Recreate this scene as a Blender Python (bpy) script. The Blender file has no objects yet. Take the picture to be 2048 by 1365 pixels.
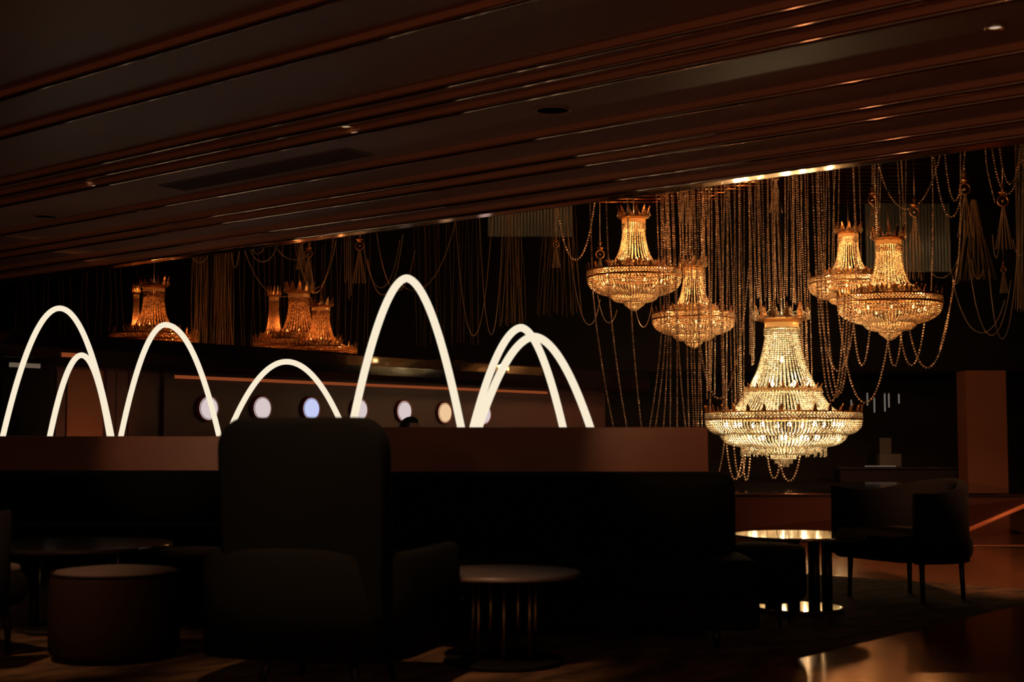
import bpy, bmesh, math, random
import numpy as np
from mathutils import Vector, Matrix

random.seed(7)
S = bpy.context.scene
C = S.collection

# ------------------------------------------------------------------ camera
F = 2800.0                      # focal length in pixels of the 2048 x 1365 frame
HORIZON = 885.0
PITCH = math.atan((HORIZON - 682.5) / F)
EYE = Vector((0, 0, 1.10))
cam_data = bpy.data.cameras.new('camera')
cam = bpy.data.objects.new('camera', cam_data)
C.objects.link(cam)
cam.location = EYE
cam.rotation_euler = (math.pi / 2 + PITCH, 0, 0)
cam_data.sensor_width = 36
cam_data.lens = F / 2048 * 36
cam_data.clip_end = 200
cam_data.dof.use_dof = True
cam_data.dof.focus_distance = 15.5
cam_data.dof.aperture_fstop = 2.4
S.camera = cam

# ------------------------------------------------------------------ world and exposure
W = bpy.data.worlds.new('night_interior')
S.world = W
W.use_nodes = True
W.node_tree.nodes['Background'].inputs[0].default_value = (1.0, 0.62, 0.42, 1)
W.node_tree.nodes['Background'].inputs[1].default_value = 0.09
S.view_settings.view_transform = 'Standard'
S.view_settings.look = 'None'
S.view_settings.exposure = 0.0
S.view_settings.gamma = 1.0
S.view_settings.use_curve_mapping = False
S.cycles.use_light_tree = False
S.cycles.max_bounces = 6
S.cycles.diffuse_bounces = 3
S.cycles.glossy_bounces = 3
S.cycles.transmission_bounces = 1
S.cycles.transparent_max_bounces = 2

# light levels
BIG_W = 38.0        # each of the large chandelier's inner lamps
SMALL_W = 16.0       # each lamp of the four smaller ones
DIM_W = 4.4
ARCH_E = 0.95
SPOT_W = 110.0


# ------------------------------------------------------------------ pixel helpers (image to the place)
def ray(px, py):
    x = (px - 1024) / F
    y = (682.5 - py) / F
    c, s = math.cos(PITCH), math.sin(PITCH)
    return Vector((x, c - y * s, s + y * c))


def P(px, py, Y):
    d = ray(px, py)
    return EYE + d * (Y / d.y)


def G(px, py, z=0.0):
    d = ray(px, py)
    return EYE + d * ((z - EYE.z) / d.z)


U = Vector((-0.765, 0.644, 0)).normalized()     # along the ceiling steps, to the far left
N = Vector((0.644, 0.765, 0)).normalized()      # across them, to the far right
ANG_N = math.atan2(N.y, N.x)


# ------------------------------------------------------------------ materials
def mat(name, color, rough=0.5, metal=0.0, spec=0.5, noise=None, bump=0.0, bscale=40.0, coat=0.0):
    m = bpy.data.materials.new(name)
    m.use_nodes = True
    nt = m.node_tree
    b = nt.nodes['Principled BSDF']
    b.inputs['Base Color'].default_value = (*color, 1)
    b.inputs['Roughness'].default_value = rough
    b.inputs['Metallic'].default_value = metal
    b.inputs['Specular IOR Level'].default_value = spec
    b.inputs['Coat Weight'].default_value = coat
    if noise:
        scale, c2, stretch = noise
        tc = nt.nodes.new('ShaderNodeTexCoord')
        mp = nt.nodes.new('ShaderNodeMapping')
        mp.inputs['Scale'].default_value = stretch
        nz = nt.nodes.new('ShaderNodeTexNoise')
        nz.inputs['Scale'].default_value = scale
        nz.inputs['Detail'].default_value = 5
        rp = nt.nodes.new('ShaderNodeValToRGB')
        rp.color_ramp.elements[0].position = 0.35
        rp.color_ramp.elements[1].position = 0.68
        rp.color_ramp.elements[0].color = (*color, 1)
        rp.color_ramp.elements[1].color = (*c2, 1)
        nt.links.new(tc.outputs['Object'], mp.inputs[0])
        nt.links.new(mp.outputs[0], nz.inputs['Vector'])
        nt.links.new(nz.outputs[0], rp.inputs[0])
        nt.links.new(rp.outputs[0], b.inputs['Base Color'])
    if bump:
        tc = nt.nodes.new('ShaderNodeTexCoord')
        nz = nt.nodes.new('ShaderNodeTexNoise')
        nz.inputs['Scale'].default_value = bscale
        bp = nt.nodes.new('ShaderNodeBump')
        bp.inputs['Strength'].default_value = bump
        bp.inputs['Distance'].default_value = 0.02
        nt.links.new(tc.outputs['Object'], nz.inputs['Vector'])
        nt.links.new(nz.outputs[0], bp.inputs['Height'])
        nt.links.new(bp.outputs[0], b.inputs['Normal'])
    return m


def emit(name, color, strength):
    m = bpy.data.materials.new(name)
    m.use_nodes = True
    nt = m.node_tree
    nt.nodes.clear()
    o = nt.nodes.new('ShaderNodeOutputMaterial')
    e = nt.nodes.new('ShaderNodeEmission')
    e.inputs[0].default_value = (*color, 1)
    e.inputs[1].default_value = strength
    nt.links.new(e.outputs[0], o.inputs[0])
    return m


def crystal(name, color, gloss=0.35, trans=0.5, rough=0.22):
    """cut beads: part of the light passes through, part glints on the facets"""
    m = bpy.data.materials.new(name)
    m.use_nodes = True
    nt = m.node_tree
    nt.nodes.clear()
    o = nt.nodes.new('ShaderNodeOutputMaterial')
    d = nt.nodes.new('ShaderNodeBsdfDiffuse')
    t = nt.nodes.new('ShaderNodeBsdfTranslucent')
    g = nt.nodes.new('ShaderNodeBsdfGlossy')
    g.inputs['Roughness'].default_value = rough
    geo = nt.nodes.new('ShaderNodeNewGeometry')       # random brightness per bead paints sparkle into the colour
    rp = nt.nodes.new('ShaderNodeValToRGB')
    rp.color_ramp.elements[0].position = 0.0
    rp.color_ramp.elements[0].color = tuple(c * 0.45 for c in color) + (1,)
    rp.color_ramp.elements[1].position = 0.75
    rp.color_ramp.elements[1].color = (*color, 1)
    nt.links.new(geo.outputs['Random Per Island'], rp.inputs[0])
    for n in (d, t, g):
        nt.links.new(rp.outputs[0], n.inputs['Color'])
    m1 = nt.nodes.new('ShaderNodeMixShader')
    m1.inputs[0].default_value = trans
    m2 = nt.nodes.new('ShaderNodeMixShader')
    m2.inputs[0].default_value = gloss
    nt.links.new(d.outputs[0], m1.inputs[1])
    nt.links.new(t.outputs[0], m1.inputs[2])
    nt.links.new(m1.outputs[0], m2.inputs[1])
    nt.links.new(g.outputs[0], m2.inputs[2])
    nt.links.new(m2.outputs[0], o.inputs[0])
    return m


M = {}
M['floor'] = mat('polished_brown_stone', (0.24, 0.105, 0.05), 0.17, metal=0.5, noise=(3.0, (0.32, 0.145, 0.07), (1, 6, 1)))
M['floor'].node_tree.nodes['Principled BSDF'].inputs['Specular Tint'].default_value = (1.0, 0.66, 0.42, 1)
M['floor_joint'] = mat('dark_floor_joint', (0.012, 0.008, 0.006), 0.6)
M['rug'] = mat('woven_brown_rug', (0.04, 0.025, 0.015), 0.95, spec=0.1, noise=(3.2, (0.17, 0.10, 0.05), (1, 2.2, 1)), bump=0.5, bscale=180)
M['ceil'] = mat('matt_brown_ceiling', (0.50, 0.27, 0.205), 0.45, spec=0.25)
M['riser'] = mat('copper_lacquer_riser', (0.72, 0.31, 0.18), 0.35, spec=0.4)
M['trim'] = mat('polished_copper_trim', (0.95, 0.62, 0.42), 0.07, metal=1.0)
M['lip'] = mat('mirror_copper_lip', (0.80, 0.48, 0.28), 0.10, metal=1.0)
M['black'] = mat('black_paint', (0.006, 0.005, 0.005), 0.7, spec=0.1)
M['dark_wall'] = mat('dark_panel', (0.016, 0.010, 0.008), 0.6, spec=0.2)
M['gloss_black'] = mat('black_gloss_lacquer', (0.010, 0.007, 0.008), 0.06)
M['bar_wall'] = mat('aubergine_wall', (0.075, 0.027, 0.027), 0.6)
M['brown_panel'] = mat('brown_leather_panel', (0.19, 0.066, 0.036), 0.45, noise=(1.5, (0.23, 0.088, 0.048), (1, 1, 1)))
M['upholstery'] = mat('black_green_velvet', (0.0055, 0.006, 0.0048), 0.9, spec=0.08, bump=0.1, bscale=300)
M['upholstery2'] = mat('charcoal_wool', (0.008, 0.007, 0.0065), 0.9, spec=0.08, bump=0.1, bscale=300)
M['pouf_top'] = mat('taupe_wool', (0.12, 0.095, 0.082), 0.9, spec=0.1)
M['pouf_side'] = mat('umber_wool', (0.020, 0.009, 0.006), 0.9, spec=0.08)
M['leg'] = mat('dark_bronze', (0.03, 0.022, 0.018), 0.4, metal=0.8)
M['brass'] = mat('aged_brass', (0.45, 0.30, 0.12), 0.35, metal=1.0)
M['mirror'] = mat('polished_brass_mirror', (0.88, 0.70, 0.48), 0.05, metal=1.0)
M['table_dark'] = mat('smoked_lacquer', (0.03, 0.025, 0.024), 0.10, spec=0.9)
M['table_grey'] = mat('taupe_stone_top', (0.13, 0.10, 0.085), 0.35)
M['gold'] = mat('chandelier_gilt', (0.70, 0.34, 0.13), 0.28, metal=1.0)
M['gold2'] = mat('bright_gilt', (0.95, 0.66, 0.36), 0.25, metal=1.0)
M['crystal'] = crystal('cut_crystal', (0.95, 0.86, 0.72))
M['crystal_warm'] = crystal('warm_cut_crystal', (1.0, 0.80, 0.58))
M['crystal_mirrored'] = crystal('mirrored_crystal', (0.85, 0.50, 0.25), 0.4)
M['bead'] = crystal('bead_string', (1.0, 0.70, 0.52), 0.5, 0.3, 0.16)
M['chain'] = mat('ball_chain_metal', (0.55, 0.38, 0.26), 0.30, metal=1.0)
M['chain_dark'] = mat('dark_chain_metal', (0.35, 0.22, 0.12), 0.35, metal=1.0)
M['frosted'] = crystal('frosted_glass_ring', (0.95, 0.72, 0.46), 0.2, 0.65)
M['rib'] = mat('dark_copper_rib', (0.55, 0.20, 0.09), 0.08, metal=1.0)
M['bulb_big'] = emit('bulb_warm_white', (1.0, 0.78, 0.42), 8.0)
M['bulb_small'] = emit('bulb_amber', (1.0, 0.55, 0.22), 3.5)
M['bulb_mirrored'] = emit('mirrored_bulb', (1.0, 0.32, 0.08), 3.0)
M['arch'] = emit('neon_warm_white', (1.0, 0.87, 0.65), ARCH_E)
M['disc_pink'] = emit('lamp_pinkish_white', (0.80, 0.66, 0.66), 0.85)
M['disc_blue'] = emit('lamp_bluish_white', (0.62, 0.66, 1.0), 0.9)
M['disc_cream'] = emit('lamp_cream', (0.95, 0.62, 0.34), 0.9)
M['disc_rim'] = mat('maroon_lamp_rim', (0.40, 0.10, 0.09), 0.4)
M['led_orange'] = emit('led_amber_line', (1.0, 0.22, 0.06), 0.22)
M['led_pale'] = emit('led_pale_line', (1.0, 0.72, 0.5), 0.12)
M['arch_streak'] = emit('reflection_glow', (1.0, 0.85, 0.7), 0.14)
M['spot_glow'] = emit('downlight_glow', (1.0, 0.8, 0.6), 0.6)
M['teal_flute'] = mat('blue_grey_metal_fluting', (0.30, 0.36, 0.38), 0.4, metal=0.3)
M['skin'] = mat('skin', (0.45, 0.24, 0.16), 0.55)
M['hair'] = mat('black_hair', (0.01, 0.008, 0.008), 0.5)
M['cloth'] = mat('dark_jacket', (0.015, 0.015, 0.018), 0.9)
M['white_card'] = mat('off_white_card', (0.10, 0.09, 0.09), 0.6)
M['column'] = mat('brown_column_veneer', (0.20, 0.07, 0.035), 0.5)
M['vent'] = mat('vent_dark_metal', (0.20, 0.115, 0.09), 0.6)

for k in ('bulb_big', 'bulb_small', 'bulb_mirrored', 'led_orange', 'led_pale', 'arch_streak', 'spot_glow'):
    M[k].cycles.emission_sampling = 'NONE'        # tiny glowing meshes; the lamps' light is sampled from their lights


# ------------------------------------------------------------------ mesh helpers
class MB:
    """collects boxes, tubes, lathes and beads; build() links them as one mesh object"""
    def __init__(self):
        self.v, self.f, self.nv = [], [], 0
        self.smooth = []

    def add(self, verts, faces, smooth=False):
        base = self.nv
        self.v.extend([tuple(p) for p in verts])
        self.nv += len(verts)
        for q in faces:
            self.f.append(tuple(i + base for i in q))
            self.smooth.append(smooth)
        return self

    def box(self, c, s, rz=0.0, bevel=0.0, seg=3, top=None):
        bm = bmesh.new()
        bmesh.ops.create_cube(bm, size=1)
        for v in bm.verts:
            v.co = Vector((v.co.x * s[0], v.co.y * s[1], v.co.z * s[2]))
        if bevel:
            bmesh.ops.bevel(bm, geom=list(bm.edges), offset=bevel, segments=seg, profile=0.5, affect='EDGES')
        R = Matrix.Rotation(rz, 3, 'Z')
        bm.verts.index_update()
        vs = [R @ v.co + Vector(c) for v in bm.verts]
        fs = [[v.index for v in f.verts] for f in bm.faces]
        bm.free()
        return self.add(vs, fs, bool(bevel))

    def lathe(self, prof, n=32, c=(0, 0, 0), close=False, smooth=True):
        vs, fs = [], []
        for r, z in prof:
            for k in range(n):
                a = 2 * math.pi * k / n
                vs.append((c[0] + r * math.cos(a), c[1] + r * math.sin(a), c[2] + z))
        L = len(prof)
        for i in range(L - 1 if not close else L):
            for k in range(n):
                j = (i + 1) % L
                fs.append((i * n + k, i * n + (k + 1) % n, j * n + (k + 1) % n, j * n + k))
        if not close:
            if prof[0][0] > 1e-5:
                fs.append(tuple(reversed(range(n))))
            if prof[-1][0] > 1e-5:
                fs.append(tuple(range((L - 1) * n, L * n)))
        return self.add(vs, fs, smooth)

    def tube(self, path, r, n=8, caps=True, smooth=True):
        path = [Vector(p) for p in path]
        vs, fs = [], []
        L = len(path)
        ref = None
        for i, p in enumerate(path):
            t = (path[min(i + 1, L - 1)] - path[max(i - 1, 0)]).normalized()
            if ref is None:
                ref = Vector((0, 0, 1)) if abs(t.z) < 0.9 else Vector((0, 1, 0))
            a = t.cross(ref)
            if a.length < 1e-4:
                a = t.cross(Vector((1, 0.2, 0)))
            a.normalize()
            b = t.cross(a).normalized()
            ref = -b if False else ref
            rr = r[i] if isinstance(r, (list, tuple)) else r
            for k in range(n):
                g = 2 * math.pi * k / n
                vs.append(p + a * (rr * math.cos(g)) + b * (rr * math.sin(g)))
        for i in range(L - 1):
            for k in range(n):
                fs.append((i * n + k, i * n + (k + 1) % n, (i + 1) * n + (k + 1) % n, (i + 1) * n + k))
        if caps:
            fs.append(tuple(reversed(range(n))))
            fs.append(tuple(range((L - 1) * n, L * n)))
        return self.add(vs, fs, smooth)

    def prism(self, poly, z0, z1, top=None):
        """poly: plan points; top: other plan points for the upper ring"""
        n = len(poly)
        tp = top or poly
        vs = [(p[0], p[1], z0) for p in poly] + [(p[0], p[1], z1) for p in tp]
        fs = [(k, (k + 1) % n, n + (k + 1) % n, n + k) for k in range(n)]
        fs += [tuple(reversed(range(n))), tuple(range(n, 2 * n))]
        return self.add(vs, fs)

    def build(self, name, m, parent=None, loc=None):
        me = bpy.data.meshes.new(name)
        me.from_pydata(self.v, [], self.f)
        me.polygons.foreach_set('use_smooth', self.smooth)
        bm = bmesh.new()
        bm.from_mesh(me)
        bmesh.ops.recalc_face_normals(bm, faces=bm.faces)
        bm.to_mesh(me)
        bm.free()
        return link(name, me, m, parent, loc)


def link(name, me, m, parent=None, loc=None):
    if m is not None and not me.materials:
        me.materials.append(m)
    o = bpy.data.objects.new(name, me)
    C.objects.link(o)
    if parent:
        o.parent = parent
    if loc is not None:
        o.location = loc
    return o


_ico = bmesh.new()
bmesh.ops.create_icosphere(_ico, subdivisions=1, radius=1.0)
_ico.verts.index_update()
ICO_V = np.array([v.co[:] for v in _ico.verts])
ICO_F = np.array([[v.index for v in f.verts] for f in _ico.faces])
_ico.free()


def bead_mesh(name, pts, radii, stretch=1.0):
    pts = np.asarray([tuple(p) for p in pts], dtype=float)
    n = len(pts)
    rad = np.broadcast_to(np.asarray(radii, dtype=float), (n,))
    base = ICO_V * np.array([1, 1, stretch])
    V = (pts[:, None, :] + base[None] * rad[:, None, None]).reshape(-1, 3)
    Fc = (ICO_F[None] + (np.arange(n) * len(ICO_V))[:, None, None]).reshape(-1, 3)
    me = bpy.data.meshes.new(name)
    me.vertices.add(len(V))
    me.vertices.foreach_set('co', V.ravel())
    me.loops.add(Fc.size)
    me.loops.foreach_set('vertex_index', Fc.ravel().astype(np.int32))
    me.polygons.add(len(Fc))
    me.polygons.foreach_set('loop_start', (np.arange(len(Fc)) * 3).astype(np.int32))
    me.polygons.foreach_set('loop_total', np.full(len(Fc), 3, dtype=np.int32))
    me.update()
    me.validate()
    return me


def tag(o, label=None, cat=None, group=None, kind=None):
    if label:
        o['label'] = label
    if cat:
        o['category'] = cat
    if group:
        o['group'] = group
    if kind:
        o['kind'] = kind
    return o


def thing(name, label, cat, loc=(0, 0, 0), rz=0.0, group=None):
    o = bpy.data.objects.new(name, None)
    o.empty_display_size = 0.1
    C.objects.link(o)
    o.location = loc
    o.rotation_euler = (0, 0, rz)
    return tag(o, label, cat, group)


def struct(o):
    o['kind'] = 'structure'
    return o


def copy_tree(o, parent=None):
    c = o.copy()
    C.objects.link(c)
    c.parent = parent
    for ch in o.children:
        copy_tree(ch, c)
    return c


def point_light(parent, loc, w, color, r=0.06, name='lamp_light'):
    d = bpy.data.lights.new(name, 'POINT')
    d.energy = w
    d.color = color
    d.shadow_soft_size = r
    o = bpy.data.objects.new(name, d)
    C.objects.link(o)
    o.parent = parent
    o.location = loc
    return o


def resample(path, step):
    path = [Vector(p) for p in path]
    out, acc = [path[0]], 0.0
    for a, b in zip(path[:-1], path[1:]):
        L = (b - a).length
        if L < 1e-9:
            continue
        s = step - acc
        while s <= L:
            out.append(a.lerp(b, s / L))
            s += step
        acc = (acc + L) % step if False else L - (s - step)
    return out


# ================================================================== STRUCTURE
def rot(p, a):
    return Vector((p[0] * math.cos(a) - p[1] * math.sin(a), p[0] * math.sin(a) + p[1] * math.cos(a), 0))


# ---- floor: slab with tiles laid along the room's axes
fl = MB().box((0, 13, -0.06), (44, 40, 0.08)).build('floor', M['floor_joint'])
struct(fl)
TS_U, TS_N = 1.2, 0.6
tile_me = MB().box((0, 0, -0.01), (TS_N - 0.006, TS_U - 0.006, 0.02), ANG_N).build('floor_tile', M['floor'], fl)
origin = G(1700, 1330)
first = True
count = 0
for i in range(-16, 26):
    for j in range(-22, 24):
        c = origin + N * (i * TS_N) + U * ((j + 0.5 * (i % 2)) * TS_U)
        Y = c.y
        if Y < 4.6 or Y > 15.0:
            continue
        if abs(c.x) > 0.40 * Y + 0.6:
            continue
        if count >= 295:
            continue
        if first:
            o = tile_me
            first = False
        else:
            o = tile_me.copy()
            C.objects.link(o)
            o.parent = fl
        o.location = (c.x, c.y, 0)
        count += 1
# the rest of the floor, past the tiles
far = MB()
far.box((0, 24.2, -0.012), (40, 18.0, 0.016)).build('floor_field', M['floor'], fl)

# ---- stepped lounge ceiling: panels, copper risers, polished trims
edges_px = [(0, 198), (0, 276), (1024, 142), (1024, 174), (1024, 203), (1024, 286), (1024, 333), (1024, 354), (1024, 391), (1024, 416)]
nE = len(edges_px)
STEP = 0.052
Z_LOW = 2.90
zs = [Z_LOW + STEP * (nE - 1 - i) for i in range(nE)]      # height of the panel beyond edge i (last one: the lip's foot)
vs_ = []
for (px, py), z in zip(edges_px, zs):
    p = G(px, py, z)
    vs_.append(p.x * N.x + p.y * N.y)
S0, S1 = -9.0, 26.0
ceiling = thing('ceiling', 'dark brown stepped lounge ceiling with copper edges', 'ceiling')
del ceiling['category']
struct(ceiling)


def uv_box(mb, v0, v1, z0, z1, s0=S0, s1=S1):
    pts = [N * v0 + U * s0, N * v1 + U * s0, N * v1 + U * s1, N * v0 + U * s1]
    return mb.prism([(p.x, p.y) for p in pts], z0, z1)


v_start = -7.0
prev_v, prev_z = v_start, zs[0] + STEP
for i in range(nE):
    uv_box(MB(), prev_v, vs_[i], prev_z, prev_z + 0.03).build('ceiling_panel', M['ceil'], ceiling)
    uv_box(MB(), vs_[i], vs_[i] + 0.02, zs[i], prev_z + 0.03).build('copper_riser', M['riser'], ceiling)
    a = N * (vs_[i] + 0.004) + U * S0
    b = N * (vs_[i] + 0.004) + U * S1
    MB().tube([(a.x, a.y, zs[i]), (b.x, b.y, zs[i])], 0.016, 10).build('metal_trim', M['trim'], ceiling)
    prev_v, prev_z = vs_[i] + 0.02, zs[i]
v_end = prev_v + 0.16
uv_box(MB(), prev_v, v_end, prev_z - 0.004, prev_z + 0.02).build('mirror_lip', M['lip'], ceiling)
uv_box(MB(), v_end, v_end + 0.02, prev_z - 0.004, 5.2).build('fascia', M['dark_wall'], ceiling)

# ventilation grille and ceiling fittings let into the panels
def panel_at(px, py):
    """ceiling point seen at a pixel: the panel it lies on"""
    for i in range(nE):
        z = zs[i] + STEP if i == 0 else zs[i - 1]
        p = G(px, py, z)
        v = p.x * N.x + p.y * N.y
        lo = v_start if i == 0 else vs_[i - 1]
        if lo <= v <= vs_[i] + 0.02:
            return p
    return G(px, py, Z_LOW)


g0, g1 = panel_at(345, 375), panel_at(720, 302)
gc = (g0 + g1) / 2
vent = thing('air_vent', 'long dark slotted air grille in the stepped ceiling', 'air vent', gc, math.atan2(U.y, U.x))
Lv = (g1 - g0).length
MB().box((0, 0, -0.004), (Lv, 0.26, 0.008)).build('frame', M['vent'], vent)
for k in range(6):
    MB().box((0, -0.10 + 0.04 * k, -0.014), (Lv - 0.06, 0.012, 0.012)).build('slat', M['vent'], vent)

fit_labels = [((1990, 52), 'small recessed ceiling downlight near the top right corner', True),
              ((180, 363), 'small recessed ceiling downlight at the far left between the copper trims', True),
              ((692, 251), 'small recessed ceiling downlight above the air grille', True),
              ((1105, 219), 'round flush ceiling speaker left of the copper riser', False),
              ((90, 432), 'round flush ceiling speaker at the far left edge', False)]
for (px, py), lab, lit in fit_labels:
    p = panel_at(px, py)
    if lit:
        t = thing('downlight', lab, 'downlight', p)
        MB().lathe([(0.030, -0.002), (0.052, -0.002), (0.052, -0.012), (0.044, -0.016), (0.030, -0.010)], 24, close=True).build('trim_ring', M['gold2'], t)
        MB().lathe([(0.030, -0.004), (0.0, -0.004)], 20).build('lens', M['spot_glow'], t)
    else:
        t = thing('ceiling_speaker', lab, 'speaker', p)
        MB().lathe([(0.10, -0.001), (0.115, -0.001), (0.115, -0.010), (0.10, -0.012)], 32, close=True).build('bezel', M['ceil'], t)
        MB().lathe([(0.10, -0.003), (0.0, -0.003)], 32).build('grille', M['vent'], t)

# ---- atrium beyond the lip: dark glossy rippled ceiling, walls
rip = mat('rippled_dark_mirror', (0.10, 0.05, 0.035), 0.08, metal=0.9)
nt = rip.node_tree
wv = nt.nodes.new('ShaderNodeTexWave')
wv.inputs['Scale'].default_value = 1.6
wv.inputs['Distortion'].default_value = 2.0
tc = nt.nodes.new('ShaderNodeTexCoord')
mp = nt.nodes.new('ShaderNodeMapping')
mp.inputs['Rotation'].default_value = (0, 0, math.radians(80))
bp = nt.nodes.new('ShaderNodeBump')
bp.inputs['Strength'].default_value = 0.6
bp.inputs['Distance'].default_value = 0.05
nt.links.new(tc.outputs['Object'], mp.inputs[0])
nt.links.new(mp.outputs[0], wv.inputs['Vector'])
nt.links.new(wv.outputs[0], bp.inputs['Height'])
nt.links.new(bp.outputs[0], nt.nodes['Principled BSDF'].inputs['Normal'])
Z_ATR = 5.2
ca = MB().box((0, 20.5, Z_ATR + 0.05), (44, 26, 0.1)).build('ceiling_atrium', rip)
struct(ca)
for k in range(14):                                   # polished ribs under the atrium ceiling
    y = 19.6 + 0.31 * k
    MB().tube([(-9, y, Z_ATR - 0.01), (11, y, Z_ATR - 0.01)], 0.035, 12).build('ceiling_rib', M['rib'], ca)
wb = MB().box((0, 27.1, 2.6), (44, 0.2, 5.3)).build('wall_back', M['dark_wall'])
struct(wb)
wh = MB().box((0, 24.0, 3.75), (28.8, 0.3, 2.9)).build('wall_header', M['black'])
struct(wh)
wl = MB().box((-14.5, 13, 2.6), (0.2, 30, 5.3)).build('wall_left', M['dark_wall'])
struct(wl)
wr = MB().box((14.5, 13, 2.6), (0.2, 30, 5.3)).build('wall_right', M['dark_wall'])
struct(wr)

# ---- bar wall on the left with its glossy canopy
WB = Vector((-3.48, 16.0, 0))


def bw(t, off=0.0, z=0.0):
    """point on the bar wall: t along it, off in front of it"""
    p = WB + N * t - U * off
    return Vector((p.x, p.y, z))


def bw_t(px):
    """t of the wall point seen in column px"""
    k = (px - 1024) / F
    return (k * WB.y - WB.x) / (N.x - k * N.y)


def bw_box(mb, t0, t1, o0, o1, z0, z1):
    pts = [bw(t0, o0), bw(t1, o0), bw(t1, o1), bw(t0, o1)]
    return mb.prism([(p.x, p.y) for p in pts], z0, z1)


def bw_z(px, py, off=0.0):
    t = bw_t(px)
    Y = bw(t, off).y
    return P(px, py, Y).z


T0, T1 = bw_t(-150), bw_t(1210)
wbar = bw_box(MB(), T0, T1, -0.15, 0.0, 0, 2.0).build('wall_bar', M['bar_wall'])
struct(wbar)
# tall panels and pilasters at the left end
for (x0, x1, off, m) in [(0, 96, 0.04, 'black'), (108, 126, 0.05, 'bar_wall'), (132, 203, 0.03, 'brown_panel'), (208, 226, 0.05, 'bar_wall'),
                         (230, 252, 0.03, 'bar_wall'), (256, 318, 0.03, 'bar_wall'), (322, 342, 0.06, 'bar_wall')]:
    bw_box(MB(), bw_t(x0), bw_t(x1), 0.0, off, 0.0, 1.90).build('wall_panel', M[m], wbar)

cz0 = bw_z(340, 749, 0.3)
cz1 = bw_z(340, 686, 0.3)
tc0, tc1 = T0, T1 + 0.6
prof = [(0.0, cz0 + 0.03), (0.26, cz0), (0.36, cz0 + 0.02), (0.42, cz0 + 0.09), (0.44, cz0 + 0.2), (0.42, cz1 - 0.03), (0.38, cz1), (-0.15, cz1 + 0.01), (-0.15, cz0 + 0.03)]
cv, cf = [], []
segs = 40
for k in range(segs + 1):
    t = tc0 + (tc1 - tc0) * k / segs
    for o, z in prof:
        cv.append(bw(t, o, z))
n_ = len(prof)
for k in range(segs):
    for q in range(n_):
        cf.append((k * n_ + q, k * n_ + (q + 1) % n_, (k + 1) * n_ + (q + 1) % n_, (k + 1) * n_ + q))
cf += [tuple(range(n_)), tuple(range(segs * n_, segs * n_ + n_))]
mb = MB()
mb.add(cv, cf, False)
canopy = mb.build('bar_canopy', M['gloss_black'])
tag(canopy, 'long glossy black canopy over the bar wall with round lamps', 'canopy')

led = bw_box(MB(), bw_t(342), bw_t(1092), 0.002, 0.03, bw_z(342, 757), bw_z(342, 757) + 0.035).build('led_strip', M['led_orange'])
tag(led, 'thin amber light line under the glossy bar canopy', 'light strip')
for (x0, x1, y, lab) in [(0, 30, 732, 'short pale light line at the far left on the canopy front'),
                         (74, 120, 711, 'short reddish light line left of the brown panel')]:
    z = bw_z((x0 + x1) / 2, y, 0.45)
    o = bw_box(MB(), bw_t(x0 - 30 if x0 == 0 else x0), bw_t(x1), 0.435, 0.46, z - 0.022, z + 0.022).build('light_line', M['led_pale'] if x0 == 0 else M['led_orange'])
    tag(o, lab, 'light strip')

# seven round lamps on the bar wall
discs = [(415, 817, 'disc_pink', 'pinkish round wall lamp crossed by a glowing arch leg, leftmost of the row'),
         (522, 817, 'disc_pink', 'pinkish white round wall lamp left of the bluish one'),
         (620, 818, 'disc_blue', 'bluish white round wall lamp under the low glowing arch'),
         (717, 820, 'disc_pink', 'pinkish round wall lamp crossed by the tallest arch leg'),
         (806, 823, 'disc_pink', 'white round wall lamp just above the person\'s head'),
         (887, 826, 'disc_cream', 'cream yellow round wall lamp right of the person'),
         (966, 829, 'disc_pink', 'white round wall lamp behind the paired arches, rightmost of the row')]
WANG = math.atan2(-U.y, -U.x)
for px, py, m, lab in discs:
    t = bw_t(px)
    z = bw_z(px, py, 0.1)
    r = thing('wall_lamp', lab, 'wall lamp', bw(t, 0.0, z), WANG, 'round lamps along the bar wall')
    R = 0.144
    rim = MB().lathe([(R - 0.012, 0.0), (R + 0.008, 0.0), (R + 0.008, 0.030), (R - 0.004, 0.036), (R - 0.012, 0.033)], 40, close=True).build('rim', M['disc_rim'], r)
    d = MB().lathe([(R - 0.012, 0.005), (R - 0.012, 0.034), (R - 0.04, 0.042), (0.0, 0.045)], 40).build('glowing_disc', M[m], r)
    rg = MB().lathe([(R - 0.024, 0.0365), (R - 0.018, 0.0365), (R - 0.018, 0.040), (R - 0.024, 0.040)], 40, close=True).build('inner_ring', M['white_card'], d)
    for o in (rim, d):
        o.rotation_euler = (0, math.pi / 2, 0)

# ---- far right: column, recess with counter, reflection streaks
colm = MB()
cp0, cp1 = P(1932, 850, 23.5), P(2012, 850, 23.5)
colm.box(((cp0.x + cp1.x) / 2, 23.7, 1.15), (cp1.x - cp0.x, 0.5, 2.3)).build('column', M['column'])
tag(bpy.data.objects['column'], 'wide brown veneered column at the right behind the chandeliers', 'column')
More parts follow.
